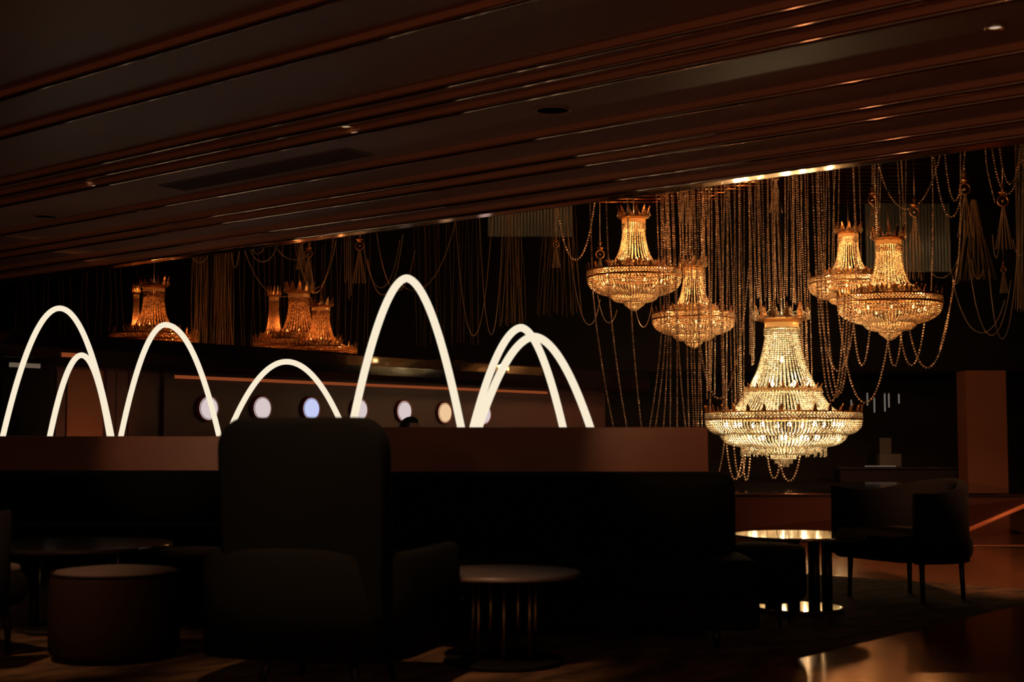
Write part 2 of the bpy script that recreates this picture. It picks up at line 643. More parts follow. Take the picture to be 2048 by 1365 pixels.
# ribs of blue grey metal fluting on the wall behind the right chandeliers
fp0, fp1 = P(1735, 330, 23.6), P(1905, 330, 23.6)
flute = thing('fluted_panel', 'blue grey fluted metal panel behind the right hand chandeliers', 'wall panel', ((fp0.x + fp1.x) / 2, 23.78, P(1800, 541, 23.6).z))
fw, fh = fp1.x - fp0.x, 5.18 - P(1800, 541, 23.6).z
MB().box((0, 0.03, fh / 2), (fw, 0.04, fh)).build('backing', M['teal_flute'], flute)
rib0 = None
nr = 26
for k in range(nr):
    x = -fw / 2 + fw * (k + 0.5) / nr
    if rib0 is None:
        rib0 = MB().tube([(0, 0, 0), (0, 0, fh)], fw / nr * 0.42, 8).build('rib', M['teal_flute'], flute)
        o = rib0
    else:
        o = rib0.copy()
        C.objects.link(o)
    o.location = (x, 0, 0)
# same fluting dimly seen above the middle
flc = copy_tree(flute)
flc.location = (P(1060, 480, 23.6).x, 23.78, P(1060, 470, 23.6).z)
tag(flc, 'dim dark fluted panel above the paired glowing arches', 'wall panel')

cnt = thing('service_counter', 'dark service counter in the recess right of the large chandelier', 'counter', P(1800, 962, 24.6) * 1.0)
cnt.location.z = 0
ch = P(1760, 936, 24.6).z
MB().box((0, 0, ch / 2 - 0.02), (2.2, 0.5, ch - 0.04)).build('body', M['dark_wall'], cnt)
MB().box((0, 0, ch), (2.3, 0.56, 0.04), bevel=0.01).build('counter_top', M['table_dark'], cnt)
p0, p1 = P(1730, 933, 24.3), P(1792, 933, 24.3)
o = MB().box(((p0.x + p1.x) / 2, 24.31, p0.z), (p1.x - p0.x, 0.02, 0.018)).build('edge_light', M['led_pale'])
tag(o, 'short pale glowing edge on the dark service counter', 'light strip')
q0, q1 = P(1756, 926, 24.6), P(1799, 905, 24.6)
bx = thing('menu_box', 'grey box with a leaning card on the dark counter', 'box', ((q0.x + q1.x) / 2, 24.6, ch + 0.02))
MB().box((0, 0, (q1.z - q0.z) / 2 + 0.02), (q1.x - q0.x, 0.25, q1.z - q0.z + 0.04), bevel=0.01).build('body', M['white_card'], bx)
MB().box((-0.05, 0.02, 0.36), (0.2, 0.02, 0.28)).build('card', M['white_card'], bx)
streak_px = [(1703, 800, 828), (1735, 786, 812), (1749, 796, 826), (1770, 787, 824), (1778, 787, 816), (1798, 788, 808)]  # reflections of the arches, built as added glowing tubes
for px, y0, y1 in streak_px:
    a, b = P(px, y0, 25.2), P(px, y1, 25.2)
    t = thing('reflection_streak', 'slim dim streak standing in for an arch reflection in the dark recess right of the large chandelier', 'reflection', b, group='arch reflection streaks in the recess')
    MB().lathe([(0.0, 0.0), (0.012, 0.004), (0.014, 0.03), (0.014, a.z - b.z - 0.02), (0.008, a.z - b.z)], 10).build('tube', M['arch_streak'], t)
    MB().tube([(0, 0, a.z - b.z), (0, 0, 2.3 - b.z)], 0.003, 5).build('cord', M['black'], t)  # cord added along with the streak
rc = MB().box((9.3, 25.6, 2.33), (10.5, 3.0, 0.06)).build('ceiling_recess', M['dark_wall'])
struct(rc)

# ---- plinth under the chandelier: boat shaped, glossy
zt = P(1560, 986, 15.6).z
pl = thing('display_plinth', 'long dark glossy plinth with slanting underside below the large chandelier', 'plinth', (0, 0, 0))
tl, tr = P(1150, 986, 15.6), P(2080, 980, 15.4)
bl, br = P(1250, 986, 16.0), P(1875, 1072, 16.0)
top_ring = [(tl.x, tl.y), (tr.x, tr.y), (tr.x + 0.6, 19.5), (tl.x, 20.5)]
bot_ring = [(bl.x, 15.75), (br.x, 15.75), (br.x + 0.4, 19.0), (bl.x, 20.0)]
MB().prism(bot_ring, 0.0, zt - 0.05, top_ring).build('body', mat('plinth_maroon', (0.035, 0.012, 0.008), 0.35), pl)
MB().prism(top_ring, zt - 0.05, zt).build('top_slab', M['gloss_black'], pl)
MB().tube([(tl.x, tl.y - 0.004, zt - 0.012), (tr.x, tr.y - 0.004, zt - 0.012)], 0.010, 6).build('edge_trim', M['trim'], pl)
MB().tube([(tr.x, tr.y - 0.01, zt - 0.06), (br.x, 15.74, 0.01)], 0.028, 6).build('underside_trim', mat('copper_skirting', (0.5, 0.18, 0.08), 0.4, metal=0.3), pl)

# ---- rug, laid along the same axes
ra, rb = G(1480, 1365), G(2048, 1196)
back = G(1900, 1169)
v_hi = back.dot(N)
s_edge = (ra.dot(U) + rb.dot(U)) / 2
v_lo = 1.5
cs = s_edge + 4.5
cc = N * ((v_hi + v_lo) / 2) + U * cs
rug = MB().box((0, 0, -0.003), (v_hi - v_lo, 9.0, 0.012), 0.0, bevel=0.004, seg=1).build('area_rug', M['rug'])
rug.location = (cc.x, cc.y, 0.0)
rug.rotation_euler = (0, 0, ANG_N)
tag(rug, 'large brown patterned woven rug under the lounge seating', 'rug')

# ================================================================== CHANDELIERS
def prof_points(prof, step):
    return resample([(r, 0, z) for r, z in prof], step)


def smooth_prof(pts, n=30):
    """Catmull-Rom through (r, z) points"""
    p = [Vector((a, b, 0)) for a, b in pts]
    p = [p[0] * 2 - p[1]] + p + [p[-1] * 2 - p[-2]]
    out = []
    for i in range(1, len(p) - 2):
        for k in range(n):
            t = k / n
            a, b, c, d = p[i - 1], p[i], p[i + 1], p[i + 2]
            q = 0.5 * ((2 * b) + (c - a) * t + (2 * a - 5 * b + 4 * c - d) * t * t + (3 * b - a - 3 * c + d) * t ** 3)
            out.append((q.x, q.y))
    out.append((p[-2].x, p[-2].y))
    return out


def bead_skin(prof, nmer, br, step, jitter=0.0):
    """beads strung along meridians of a lathe profile; fewer where it narrows"""
    pp = prof_points(smooth_prof(prof), step)
    pts = []
    for k in range(nmer):
        a0 = 2 * math.pi * k / nmer
        for p in pp:
            if p.x < br * nmer / 2 / math.pi * 0.9 and (k % 2) and p.x < 0.5 * max(q.x for q in pp):
                continue
            a = a0 + random.uniform(-jitter, jitter)
            pts.append((p.x * math.cos(a), p.x * math.sin(a), p.z))
    return pts


def ring_pts(r, z, n, off=0.0):
    return [(r * math.cos(2 * math.pi * (k + off) / n), r * math.sin(2 * math.pi * (k + off) / n), z) for k in range(n)]


def leaf_mesh(name, h, w, lean, m):
    """upright gilt leaf with a curled tip, facing outward along +x"""
    vs, fs = [], []
    rows = 6
    for i in range(rows):
        t = i / (rows - 1)
        ww = w * (0.55 + 0.9 * t) * (1 - t) ** 0.6 if t < 1 else 0
        ww = w * [0.35, 0.62, 0.5, 0.42, 0.30, 0.04][i]
        x = lean * (t ** 1.6) - 0.15 * lean * math.sin(t * math.pi)
        for s in (-1, 1):
            for d in (0.006, -0.006):
                vs.append((x + d, s * ww, h * t))
    for i in range(rows - 1):
        b = i * 4
        c = b + 4
        fs += [(b, b + 2, c + 2, c), (b + 1, c + 1, c + 3, b + 3), (b, c, c + 1, b + 1), (b + 2, b + 3, c + 3, c + 2)]
    t = (rows - 1) * 4
    fs += [(0, 1, 3, 2), (t, t + 2, t + 3, t + 1)]
    me = bpy.data.meshes.new(name)
    me.from_pydata(vs, [], fs)
    me.materials.append(m)
    bm = bmesh.new()
    bm.from_mesh(me)
    bmesh.ops.recalc_face_normals(bm, faces=bm.faces)
    bm.to_mesh(me)
    bm.free()
    return me


def set_leaves(parent, name, me, n, r, z, off=0.0):
    for k in range(n):
        a = 2 * math.pi * (k + off) / n
        o = link(name, me, None, parent, (r * math.cos(a), r * math.sin(a), z))
        o.rotation_euler = (0, 0, a)


def stuff(name, pts, rad, m, parent, stretch=1.0):
    o = link(name, bead_mesh(name, pts, rad, stretch), m, parent)
    o['kind'] = 'stuff'
    return o


def bulb_mesh(name, r, m):
    mb = MB()
    mb.lathe([(0, -r * 0.8), (r * 0.7, -r * 0.6), (r, 0), (r * 0.75, r * 0.9), (r * 0.3, r * 1.7), (0, r * 2.1)], 10)
    o = mb.build(name, m)
    me = o.data
    bpy.data.objects.remove(o)
    return me


def loops(r0, r1, z0, sag, n, beads, off=0.0):
    """small garlands from leaf to leaf of a crown"""
    pts = []
    for k in range(n):
        for i in range(beads):
            t = i / beads
            a = 2 * math.pi * (k + off + t) / n
            z = z0 - sag * 4 * t * (1 - t)
            r = r0 + (r1 - r0) * 4 * t * (1 - t)
            pts.append((r * math.cos(a), r * math.sin(a), z))
    return pts


def small_chandelier(label, loc, crystal_m, bulb_m, watt, color, scale=1.0, group=None, rz=0.0, lite=False, proto=None):
    if proto:
        root = copy_tree(proto)
        root.location = loc
        root.scale = (scale,) * 3
        root.rotation_euler = (0, 0, rz)
        tag(root, label, 'chandelier', group)
        return root
    c = thing('chandelier', label, 'chandelier', loc, rz, group)
    c.scale = (scale,) * 3
    # tent of bead strings
    stuff('bead_tent', bead_skin([(0.138, 0.66), (0.140, 0.58), (0.155, 0.45), (0.19, 0.30), (0.255, 0.16)], 30, 0.0105, 0.0225), 0.0105, crystal_m, c)
    stuff('neck_beads', [p for z in (0.645, 0.625, 0.605, 0.585) for p in ring_pts(0.148, z, 40)], 0.0105, crystal_m, c)
    # neck ring
    MB().lathe([(0.120, 0.66), (0.150, 0.66), (0.156, 0.675), (0.150, 0.69), (0.156, 0.705), (0.150, 0.715), (0.120, 0.715)], 36, close=True).build('neck_ring', M['frosted'], c)
    # crown
    MB().lathe([(0.150, 0.715), (0.185, 0.735), (0.190, 0.75), (0.180, 0.755), (0.145, 0.725)], 36, close=True).build('crown_band', M['gold'], c)
    lm = leaf_mesh('crown_leaf', 0.15, 0.045, 0.035, M['gold'])
    set_leaves(c, 'crown_leaf', lm, 12, 0.182, 0.735)
    stuff('crown_beads', loops(0.20, 0.215, 0.85, 0.09, 12, 9) + ring_pts(0.195, 0.74, 40), 0.008, crystal_m, c)
    # collar
    MB().lathe([(0.27, 0.145), (0.30, 0.15), (0.36, 0.10), (0.372, 0.075), (0.36, 0.06), (0.29, 0.11)], 40, close=True).build('collar', M['frosted'], c)
    stuff('collar_crystals', ring_pts(0.325, 0.150, 34) + ring_pts(0.355, 0.122, 38, 0.5) + ring_pts(0.378, 0.090, 40), 0.0185, crystal_m, c)
    lm2 = leaf_mesh('collar_leaf', 0.085, 0.035, 0.02, M['gold'])
    set_leaves(c, 'collar_leaf', lm2, 16, 0.365, 0.10)
    stuff('upper_skirt_beads', bead_skin([(0.375, 0.075), (0.44, 0.06), (0.52, 0.05), (0.60, 0.04)], 70, 0.0105, 0.025), 0.0105, crystal_m, c)
    # rim
    MB().lathe([(0.575, 0.045), (0.605, 0.05), (0.615, 0.04), (0.607, 0.028), (0.575, 0.028)], 56, close=True).build('rim_upper_band', M['gold'], c)
    MB().lathe([(0.575, -0.035), (0.61, -0.03), (0.620, -0.042), (0.61, -0.055), (0.575, -0.055)], 56, close=True).build('rim_lower_band', M['gold'], c)
    stuff('rim_crystals', ring_pts(0.604, 0.0, 100) + ring_pts(0.604, -0.018, 100, 0.5) + ring_pts(0.604, 0.016, 100, 0.5), 0.0135, crystal_m, c)
    lm3 = leaf_mesh('rim_finial', 0.085, 0.034, 0.012, M['gold'])
    set_leaves(c, 'rim_finial', lm3, 20, 0.606, 0.045, 0.5)
    # bowl in three tiers
    stuff('bowl_beads', bead_skin([(0.600, -0.06), (0.595, -0.11), (0.55, -0.18), (0.46, -0.235), (0.36, -0.265), (0.27, -0.275)], 92, 0.0120, 0.0245), 0.0120, crystal_m, c)
    stuff('middle_tier_beads', bead_skin([(0.30, -0.27), (0.295, -0.305), (0.24, -0.345), (0.12, -0.365)], 52, 0.0110, 0.0225), 0.0110, crystal_m, c)
    stuff('drop_beads', bead_skin([(0.13, -0.365), (0.125, -0.395), (0.085, -0.425), (0.05, -0.455), (0.012, -0.475)], 28, 0.0085, 0.018), 0.0085, crystal_m, c)
    # bulbs
    bm_ = bulb_mesh('bulb', 0.017, bulb_m)
    for k in range(9):
        a = 2 * math.pi * k / 9
        link('bulb', bm_, None, c, (0.40 * math.cos(a), 0.40 * math.sin(a), -0.12))
    for k in range(6):
        a = 2 * math.pi * (k + 0.5) / 6
        link('bulb', bm_, None, c, (0.19 * math.cos(a), 0.19 * math.sin(a), 0.17))
    # suspension
    top = (Z_ATR - loc[2]) / scale
    MB().tube([(0, 0, 0.70), (0, 0, top)], 0.008, 6).build('suspension_rod', M['leg'], c)
    point_light(c, (0, 0, 0.30), watt * 0.75, color, 0.03)
    point_light(c, (0, 0, 0.80), watt * 0.25, color, 0.04)  # added light without a bulb, brightens the crown
    if not lite:
        point_light(c, (0, 0, 0.66), watt * 0.4, color, 0.04)  # added light without a bulb, brightens the neck ring
    nb = 1 if lite else 2
    for k in range(nb):
        a = math.pi * k - 0.5
        point_light(c, (0.36 * math.cos(a), 0.36 * math.sin(a), -0.06), watt * (3.0 if lite else 4.6) / nb, color, 0.02)
    return c


AMBER = (1.0, 0.48, 0.165)
grp = 'smaller lit crystal chandeliers'
ch1 = small_chandelier('upper left lit crystal chandelier of the group, hanging clear of the others', P(1268, 549, 18.0), M['crystal_warm'], M['bulb_small'], SMALL_W, AMBER, 1.0, grp, 0.1)
specs = [(1387, 633, 19.8, 0.96, 0.5, 'lit crystal chandelier hanging just left of the large one\'s bead strands'),
         (1698, 562, 20.5, 0.97, 0.9, 'lit crystal chandelier partly hidden behind another at the right'),
         (1779, 601, 17.6, 1.06, 0.3, 'rightmost lit crystal chandelier, in front of its neighbour')]
for px, py, Y, sc, rz, lab in specs:
    small_chandelier(lab, P(px, py, Y), None, None, 0, None, sc, grp, rz, proto=ch1)

# mirror reflections above the bar canopy, built as added dim copper chandeliers
grp2 = 'mirror reflections of chandeliers above the bar'
COPPER = (1.0, 0.36, 0.10)
dm = small_chandelier('mirror reflection built as a dim copper chandelier above the bar, behind the third glowing arch', P(306, 676, 19.0), M['crystal_mirrored'], M['bulb_mirrored'], DIM_W, COPPER, 0.95, grp2, lite=True)
for px, py, Y, sc, xs, lab in [(597, 688, 19.6, 0.98, 1.0, 'mirror reflection built as a dim copper chandelier above the bar, taller of the middle pair'),
                               (641, 701, 18.2, 0.78, 1.0, 'mirror reflection built as a dim copper chandelier above the bar, shorter with a spiky crown'),
                               (271, 684, 21.2, 1.0, 0.3, 'mirror reflection sliver built as a slender dim copper chandelier left of the third arch top'),
                               (547, 690, 21.8, 1.04, 0.5, 'mirror reflection built as a slender dim copper chandelier left of the taller middle one')]:
    o = small_chandelier(lab, P(px, py, Y), None, None, 0, None, sc, grp2, 0.2, proto=dm)
    o.scale = (sc * xs, sc * xs, sc)

# ---- the large one
k_ = 18.0 / F
bc = P(1566, 833, 18.0)
big = thing('large_chandelier', 'largest and brightest crystal chandelier, low at the right', 'chandelier', bc)
cr = M['crystal']


def zy(y):
    return (833 - y) * k_


# heights of the parts, read off their silhouettes
stuff('bead_tent', bead_skin([(0.205, zy(662)), (0.21, zy(674)), (0.255, zy(708)), (0.315, zy(740)), (0.40, zy(768)), (0.425, zy(776))], 44, 0.0135, 0.028), 0.0135, cr, big)
stuff('neck_beads', [p for y in (658, 662, 666, 670) for p in ring_pts(0.222, zy(y), 56)], 0.0125, cr, big)
MB().lathe([(0.18, zy(657)), (0.215, zy(657)), (0.222, zy(654)), (0.214, zy(651)), (0.222, zy(648)), (0.214, zy(646)), (0.18, zy(646))], 44, close=True).build('neck_ring', M['frosted'], big)
MB().lathe([(0.21, zy(646)), (0.30, zy(641)), (0.345, zy(637)), (0.335, zy(634)), (0.205, zy(643))], 44, close=True).build('crown_band', M['gold'], big)
lm = leaf_mesh('crown_leaf', zy(607) - zy(640), 0.055, 0.03, M['gold'])
set_leaves(big, 'crown_leaf', lm, 12, 0.325, zy(640))
stuff('crown_beads', loops(0.34, 0.36, zy(612), 0.16, 12, 14) + [(p[0], p[1], p[2] - 0.02) for p in loops(0.345, 0.36, zy(610), 0.10, 12, 12)] + ring_pts(0.345, zy(638), 70), 0.0100, cr, big)
MB().lathe([(0.42, zy(776)), (0.49, zy(778)), (0.505, zy(781)), (0.49, zy(784)), (0.42, zy(783))], 48, close=True).build('collar', M['frosted'], big)
stuff('collar_crystals', ring_pts(0.485, zy(777), 70) + ring_pts(0.50, zy(785), 72, 0.5), 0.0165, cr, big)
lm = leaf_mesh('collar_leaf', 0.075, 0.035, 0.02, M['gold'])
set_leaves(big, 'collar_leaf', lm, 18, 0.49, zy(779))
stuff('skirt_beads', bead_skin([(0.455, zy(783)), (0.50, zy(792)), (0.565, zy(808)), (0.63, zy(818)), (0.70, zy(825))], 80, 0.0140, 0.029), 0.0140, cr, big)
MB().lathe([(0.69, zy(823)), (0.95, zy(824.2)), (0.99, zy(824.6)), (1.0, zy(826)), (0.985, zy(827.4)), (0.69, zy(825.5))], 64, close=True).build('rim_upper_band', M['gold'], big)
MB().lathe([(0.95, zy(838)), (0.99, zy(837.8)), (1.003, zy(839.3)), (0.99, zy(841)), (0.95, zy(841))], 64, close=True).build('rim_lower_band', M['gold'], big)
stuff('rim_crystals', ring_pts(0.985, zy(829.6), 140) + ring_pts(0.985, zy(832.8), 140, 0.5) + ring_pts(0.985, zy(836), 140), 0.0165, cr, big)
lm = leaf_mesh('rim_finial', 0.105, 0.042, 0.015, M['gold'])
set_leaves(big, 'rim_finial', lm, 30, 0.985, zy(827), 0.5)
# bowl: scalloped tiers
stuff('bowl_beads', bead_skin([(0.985, zy(842)), (0.975, zy(852)), (0.92, zy(862)), (0.84, zy(868)), (0.76, zy(869))], 130, 0.0145, 0.029), 0.0145, cr, big)
stuff('second_tier_beads', bead_skin([(0.80, zy(867)), (0.785, zy(876)), (0.70, zy(887)), (0.58, zy(892)), (0.50, zy(893))], 104, 0.0145, 0.029), 0.0145, cr, big)
stuff('third_tier_beads', bead_skin([(0.53, zy(892)), (0.50, zy(899)), (0.40, zy(906)), (0.24, zy(909))], 74, 0.0138, 0.028), 0.0138, cr, big)
stuff('tassel_drops', [p for k in range(9) for p in ring_pts(0.53 + 0.008 * (k % 2), zy(893) - 0.016 * k, 26)], 0.0125, cr, big)
stuff('upper_drop_prisms', [p for k in range(4) for p in ring_pts(0.155, zy(909) - 0.018 * k, 34)] + [p for k in range(4) for p in ring_pts(0.135, zy(909) - 0.018 * k, 30)], 0.0125, cr, big)
stuff('lower_drop_prisms', [p for k in range(4) for p in ring_pts(0.105, zy(918) - 0.017 * k, 24)] + [p for k in range(5) for p in ring_pts(0.06, zy(922) - 0.017 * k, 14)], 0.0125, cr, big)
bmh = bulb_mesh('bulb', 0.028, M['bulb_big'])
for n, r, y in [(14, 0.74, 852), (10, 0.45, 878), (8, 0.36, 772)]:
    for k in range(n):
        a = 2 * math.pi * (k + 0.3) / n
        link('bulb', bmh, None, big, (r * math.cos(a), r * math.sin(a), zy(y)))
MB().tube([(0, 0, zy(648)), (0, 0, Z_ATR - bc.z)], 0.012, 6).build('suspension_rod', M['leg'], big)
WARM = (1.0, 0.74, 0.38)
point_light(big, (0, 0, zy(654)), BIG_W * 0.12, WARM, 0.05)  # added inside the neck to brighten its ring, no bulb there
point_light(big, (0, 0, zy(630)), BIG_W * 0.22, WARM, 0.05)  # added inside the crown to brighten its leaves, no bulb there
link('bulb', bmh, None, big, (0, 0, zy(722)))
point_light(big, (0, 0, zy(722) + 0.10), BIG_W * 0.40, WARM, 0.028)
for n, r, y, m, w in [(14, 0.74, 852, 7, 0.46), (10, 0.45, 878, 5, 0.22), (8, 0.36, 772, 4, 0.22)]:   # the lamps' light, at the bulbs
    for k in range(m):
        a = 2 * math.pi * (k * 2 + 0.3) / n
        point_light(big, (r * math.cos(a), r * math.sin(a), zy(y) + (0.095 if y != 852 else -0.055)), BIG_W * w, WARM, 0.028)

# ================================================================== BEAD STRANDS
STRANDS = 0


def strand(path, rad, step, label, group, m, name='bead_strand'):
    global STRANDS
    STRANDS += 1
    pts = resample(path, step)
    base = Vector(path[0])
    me = bead_mesh(name, [p - base for p in pts], rad, 1.15)
    o = link(name, me, m, None, base)
    return tag(o, label, 'bead strand', group)


def swag_path(pts_px, Y, n=40):
    """smooth curve through pixels at a distance Y"""
    p = [P(x, y, Y) for x, y in pts_px]
    p = [p[0] * 2 - p[1]] + p + [p[-1] * 2 - p[-2]]
    out = []
    for i in range(1, len(p) - 2):
        for k in range(n):
            t = k / n
            a, b, c, d = p[i - 1], p[i], p[i + 1], p[i + 2]
            out.append(0.5 * ((2 * b) + (c - a) * t + (2 * a - 5 * b + 4 * c - d) * t * t + (3 * b - a - 3 * c + d) * t ** 3))
    out.append(p[-2])
    return out


def u_px(x0, y0, x1, y1, low):
    """catenary-like U between two pixels with its lowest point at height low"""
    out = []
    # parabola y = a(t-m)^2 + low through both ends, t in 0..1 along x
    A, B = math.sqrt(max(low - y0, 0.01)), math.sqrt(max(low - y1, 0.01))
    m = A / (A + B)
    for k in range(13):
        t = k / 12
        d = (t - m) / (m if t < m else 1 - m)
        h = (low - (y0 if t < m else y1))
        sh = 0.75 * d * d + 0.25 * d ** 4
        out.append((x0 + (x1 - x0) * t, low - h * sh))
    return out


# straight strands from the atrium ceiling around the large chandelier
GA = 'straight bead strands above the large chandelier'
LA = 'straight bead strand hanging among many above the large chandelier'
clusters = [(1336, 560, 8, 14), (1372, 520, 9, 12), (1395, 640, 6, 16), (1425, 800, 7, 14), (1452, 840, 5, 12), (1478, 820, 7, 14), (1500, 720, 6, 12),
            (1524, 615, 7, 10), (1550, 608, 8, 12), (1568, 612, 6, 8), (1590, 615, 7, 10), (1615, 790, 7, 12), (1640, 600, 5, 12), (1664, 560, 4, 10), (1718, 590, 4, 12), (1748, 470, 5, 10), (1808, 560, 4, 8)]
for cx, yb, n, sp in clusters:
    if cx < 1410:
        LA = 'straight bead strand dropping onto or beside the second lit chandelier from the left'
        GA = 'straight bead strands over the second chandelier'
    elif cx < 1510:
        LA = 'straight bead strand hanging in the dense rows left of the large chandelier'
        GA = 'straight bead strands left of the large chandelier'
    elif cx < 1600:
        LA = 'straight bead strand ending in the crown of the large chandelier'
        GA = 'straight bead strands into the large crown'
    elif cx < 1680:
        LA = 'straight bead strand hanging just right of the large chandelier crown'
        GA = 'straight bead strands right of the large crown'
    else:
        LA = 'straight bead strand above one of the two right hand chandeliers'
        GA = 'straight bead strands above the right chandeliers'
    for k in range(n):
        x = cx + random.uniform(-sp, sp)
        Y = random.uniform(17.0, 19.0) if n > 4 else 18.8
        bot = P(x, yb + random.uniform(-25, 12), Y)
        lean = random.uniform(-0.09, 0.09)
        top = Vector((bot.x + lean, bot.y + random.uniform(-0.1, 0.1), Z_ATR))
        rad, step = random.choice([(0.0098, 0.028), (0.0092, 0.027), (0.0080, 0.023), (0.0110, 0.032)])
        strand([bot, bot.lerp(top, 0.5) + Vector((random.uniform(-.02, .02), 0, 0)), top], rad, step, LA, GA, M['bead'])

# strings running down behind the leather partition
GB = 'slanting bead strings descending behind the leather partition'
LB = 'slanting bead string descending to the leather partition left of the large chandelier'
for (x0, y0, x1, y1) in [(1186, 590, 1229, 866), (1219, 596, 1255, 866), (1262, 615, 1284, 866), (1323, 665, 1297, 866), (1331, 670, 1309, 866), (1336, 672, 1326, 866),
                         (1341, 672, 1340, 866), (1354, 682, 1354, 866), (1357, 690, 1372, 866), (1374, 690, 1378, 866), (1382, 690, 1388, 866),
                         (1388, 690, 1393, 866), (1398, 688, 1396, 866), (1400, 690, 1404, 866), (1424, 670, 1419, 824), (1446, 660, 1450, 826), (1441, 600, 1447, 826)]:
    Y = 17.3
    a, b = P(x0, y0, Y), P(x1, y1, Y)
    mid = a.lerp(b, 0.5) + Vector(((a.x - b.x) * 0.10, 0, 0))
    path = [a, a.lerp(b, .25) + Vector(((a.x - b.x) * 0.08, 0, 0)), mid, a.lerp(b, .75) + Vector(((a.x - b.x) * 0.08, 0, 0)), b]
    # carry on upward to the ceiling
    top = Vector((a.x - 0.05, a.y + 0.25, Z_ATR))
    strand(list(reversed(path)) + [top], 0.0115, 0.0285, LB, GB, M['bead'])

# swags, each one where it hangs
swags = [
    (1398, 680, 1503, 480, 798, 17.0, 'bead swag looping low just left of the large chandelier tent'),
    (1674, 600, 1782, 640, 806, 17.4, 'bead swag looping low right of the large chandelier, near the reflection streaks'),
    (1620, 208, 1690, 590, 803, 16.9, 'outer bead loop hugging the right flank of the large chandelier tent'),
    (1628, 208, 1697, 590, 796, 16.9, 'middle bead loop on the right flank of the large chandelier tent'),
    (1637, 208, 1703, 590, 789, 16.9, 'inner bead loop on the right flank of the large chandelier tent'),
    (1640, 600, 1712, 610, 742, 17.2, 'short shallow bead loop right of the large chandelier tent'),
    (1704, 600, 1742, 630, 731, 17.5, 'narrow bead loop under the hidden right chandelier'),
    (1773, 640, 1805, 640, 733, 17.6, 'narrow bead loop under the rightmost chandelier drop'),
    (1797, 640, 1852, 620, 731, 17.6, 'wider bead loop under the right part of the rightmost chandelier'),
    (1814, 630, 1908, 560, 736, 17.6, 'bead loop rising steeply right of the rightmost chandelier'),
    (1450, 858, 1489, 870, 960, 17.9, 'long bead loop below the left of the large chandelier bowl'),
    (1466, 870, 1494, 875, 955, 17.9, 'inner bead loop below the left of the large chandelier bowl'),
    (1483, 875, 1502, 880, 962, 17.9, 'narrow bead loop below the large chandelier, left of its drop'),
    (1533, 895, 1561, 915, 958, 17.9, 'small bead loop left below the large chandelier drop'),
    (1557, 910, 1603, 895, 963, 17.9, 'bead loop directly under the large chandelier drop'),
    (1113, 405, 1190, 400, 520, 18.6, 'bead swag from the ceiling to the upper left chandelier'),
    (1757, 330, 1885, 290, 418, 18.8, 'shallow bead swag above the rightmost chandelier crown'),
    (1862, 256, 1925, 380, 434, 18.2, 'bead loop left of the first ring ornament at the right'),
    (1886, 256, 1934, 256, 402, 18.2, 'bead loop passing behind the ring ornament at the right'),
    (1978, 243, 2052, 243, 388, 17.8, 'bead loop hanging between the two right hand ring ornaments'),
    (1994, 243, 2047, 243, 368, 17.8, 'smaller bead loop near the right picture edge'),
]
for x0, y0, x1, y1, low, Y, lab in swags:
    strand(swag_path(u_px(x0, y0, x1, y1, low), Y, 12), 0.0140, 0.0365, lab, 'bead swags around the lit chandeliers', M['bead'])
for pts, Y, lab in [([(1450, 858), (1446, 905), (1438, 945)], 17.3, 'short loose bead string below the left edge of the large bowl'),
                    ([(1863, 256), (1866, 440), (1862, 600)], 18.2, 'long bead string reaching the right rim of the rightmost chandelier'),
                    ([(1921, 256), (1920, 470), (1908, 575), (1880, 700)], 18.2, 'long bead string curving down right of the rightmost chandelier'),
                    ([(1970, 285), (1975, 340), (1990, 405)], 17.8, 'bead string slanting down to the rightmost ring ornament')]:
    strand(swag_path(pts, Y, 16), 0.0115, 0.029, lab, 'bead swags around the lit chandeliers', M['bead'])

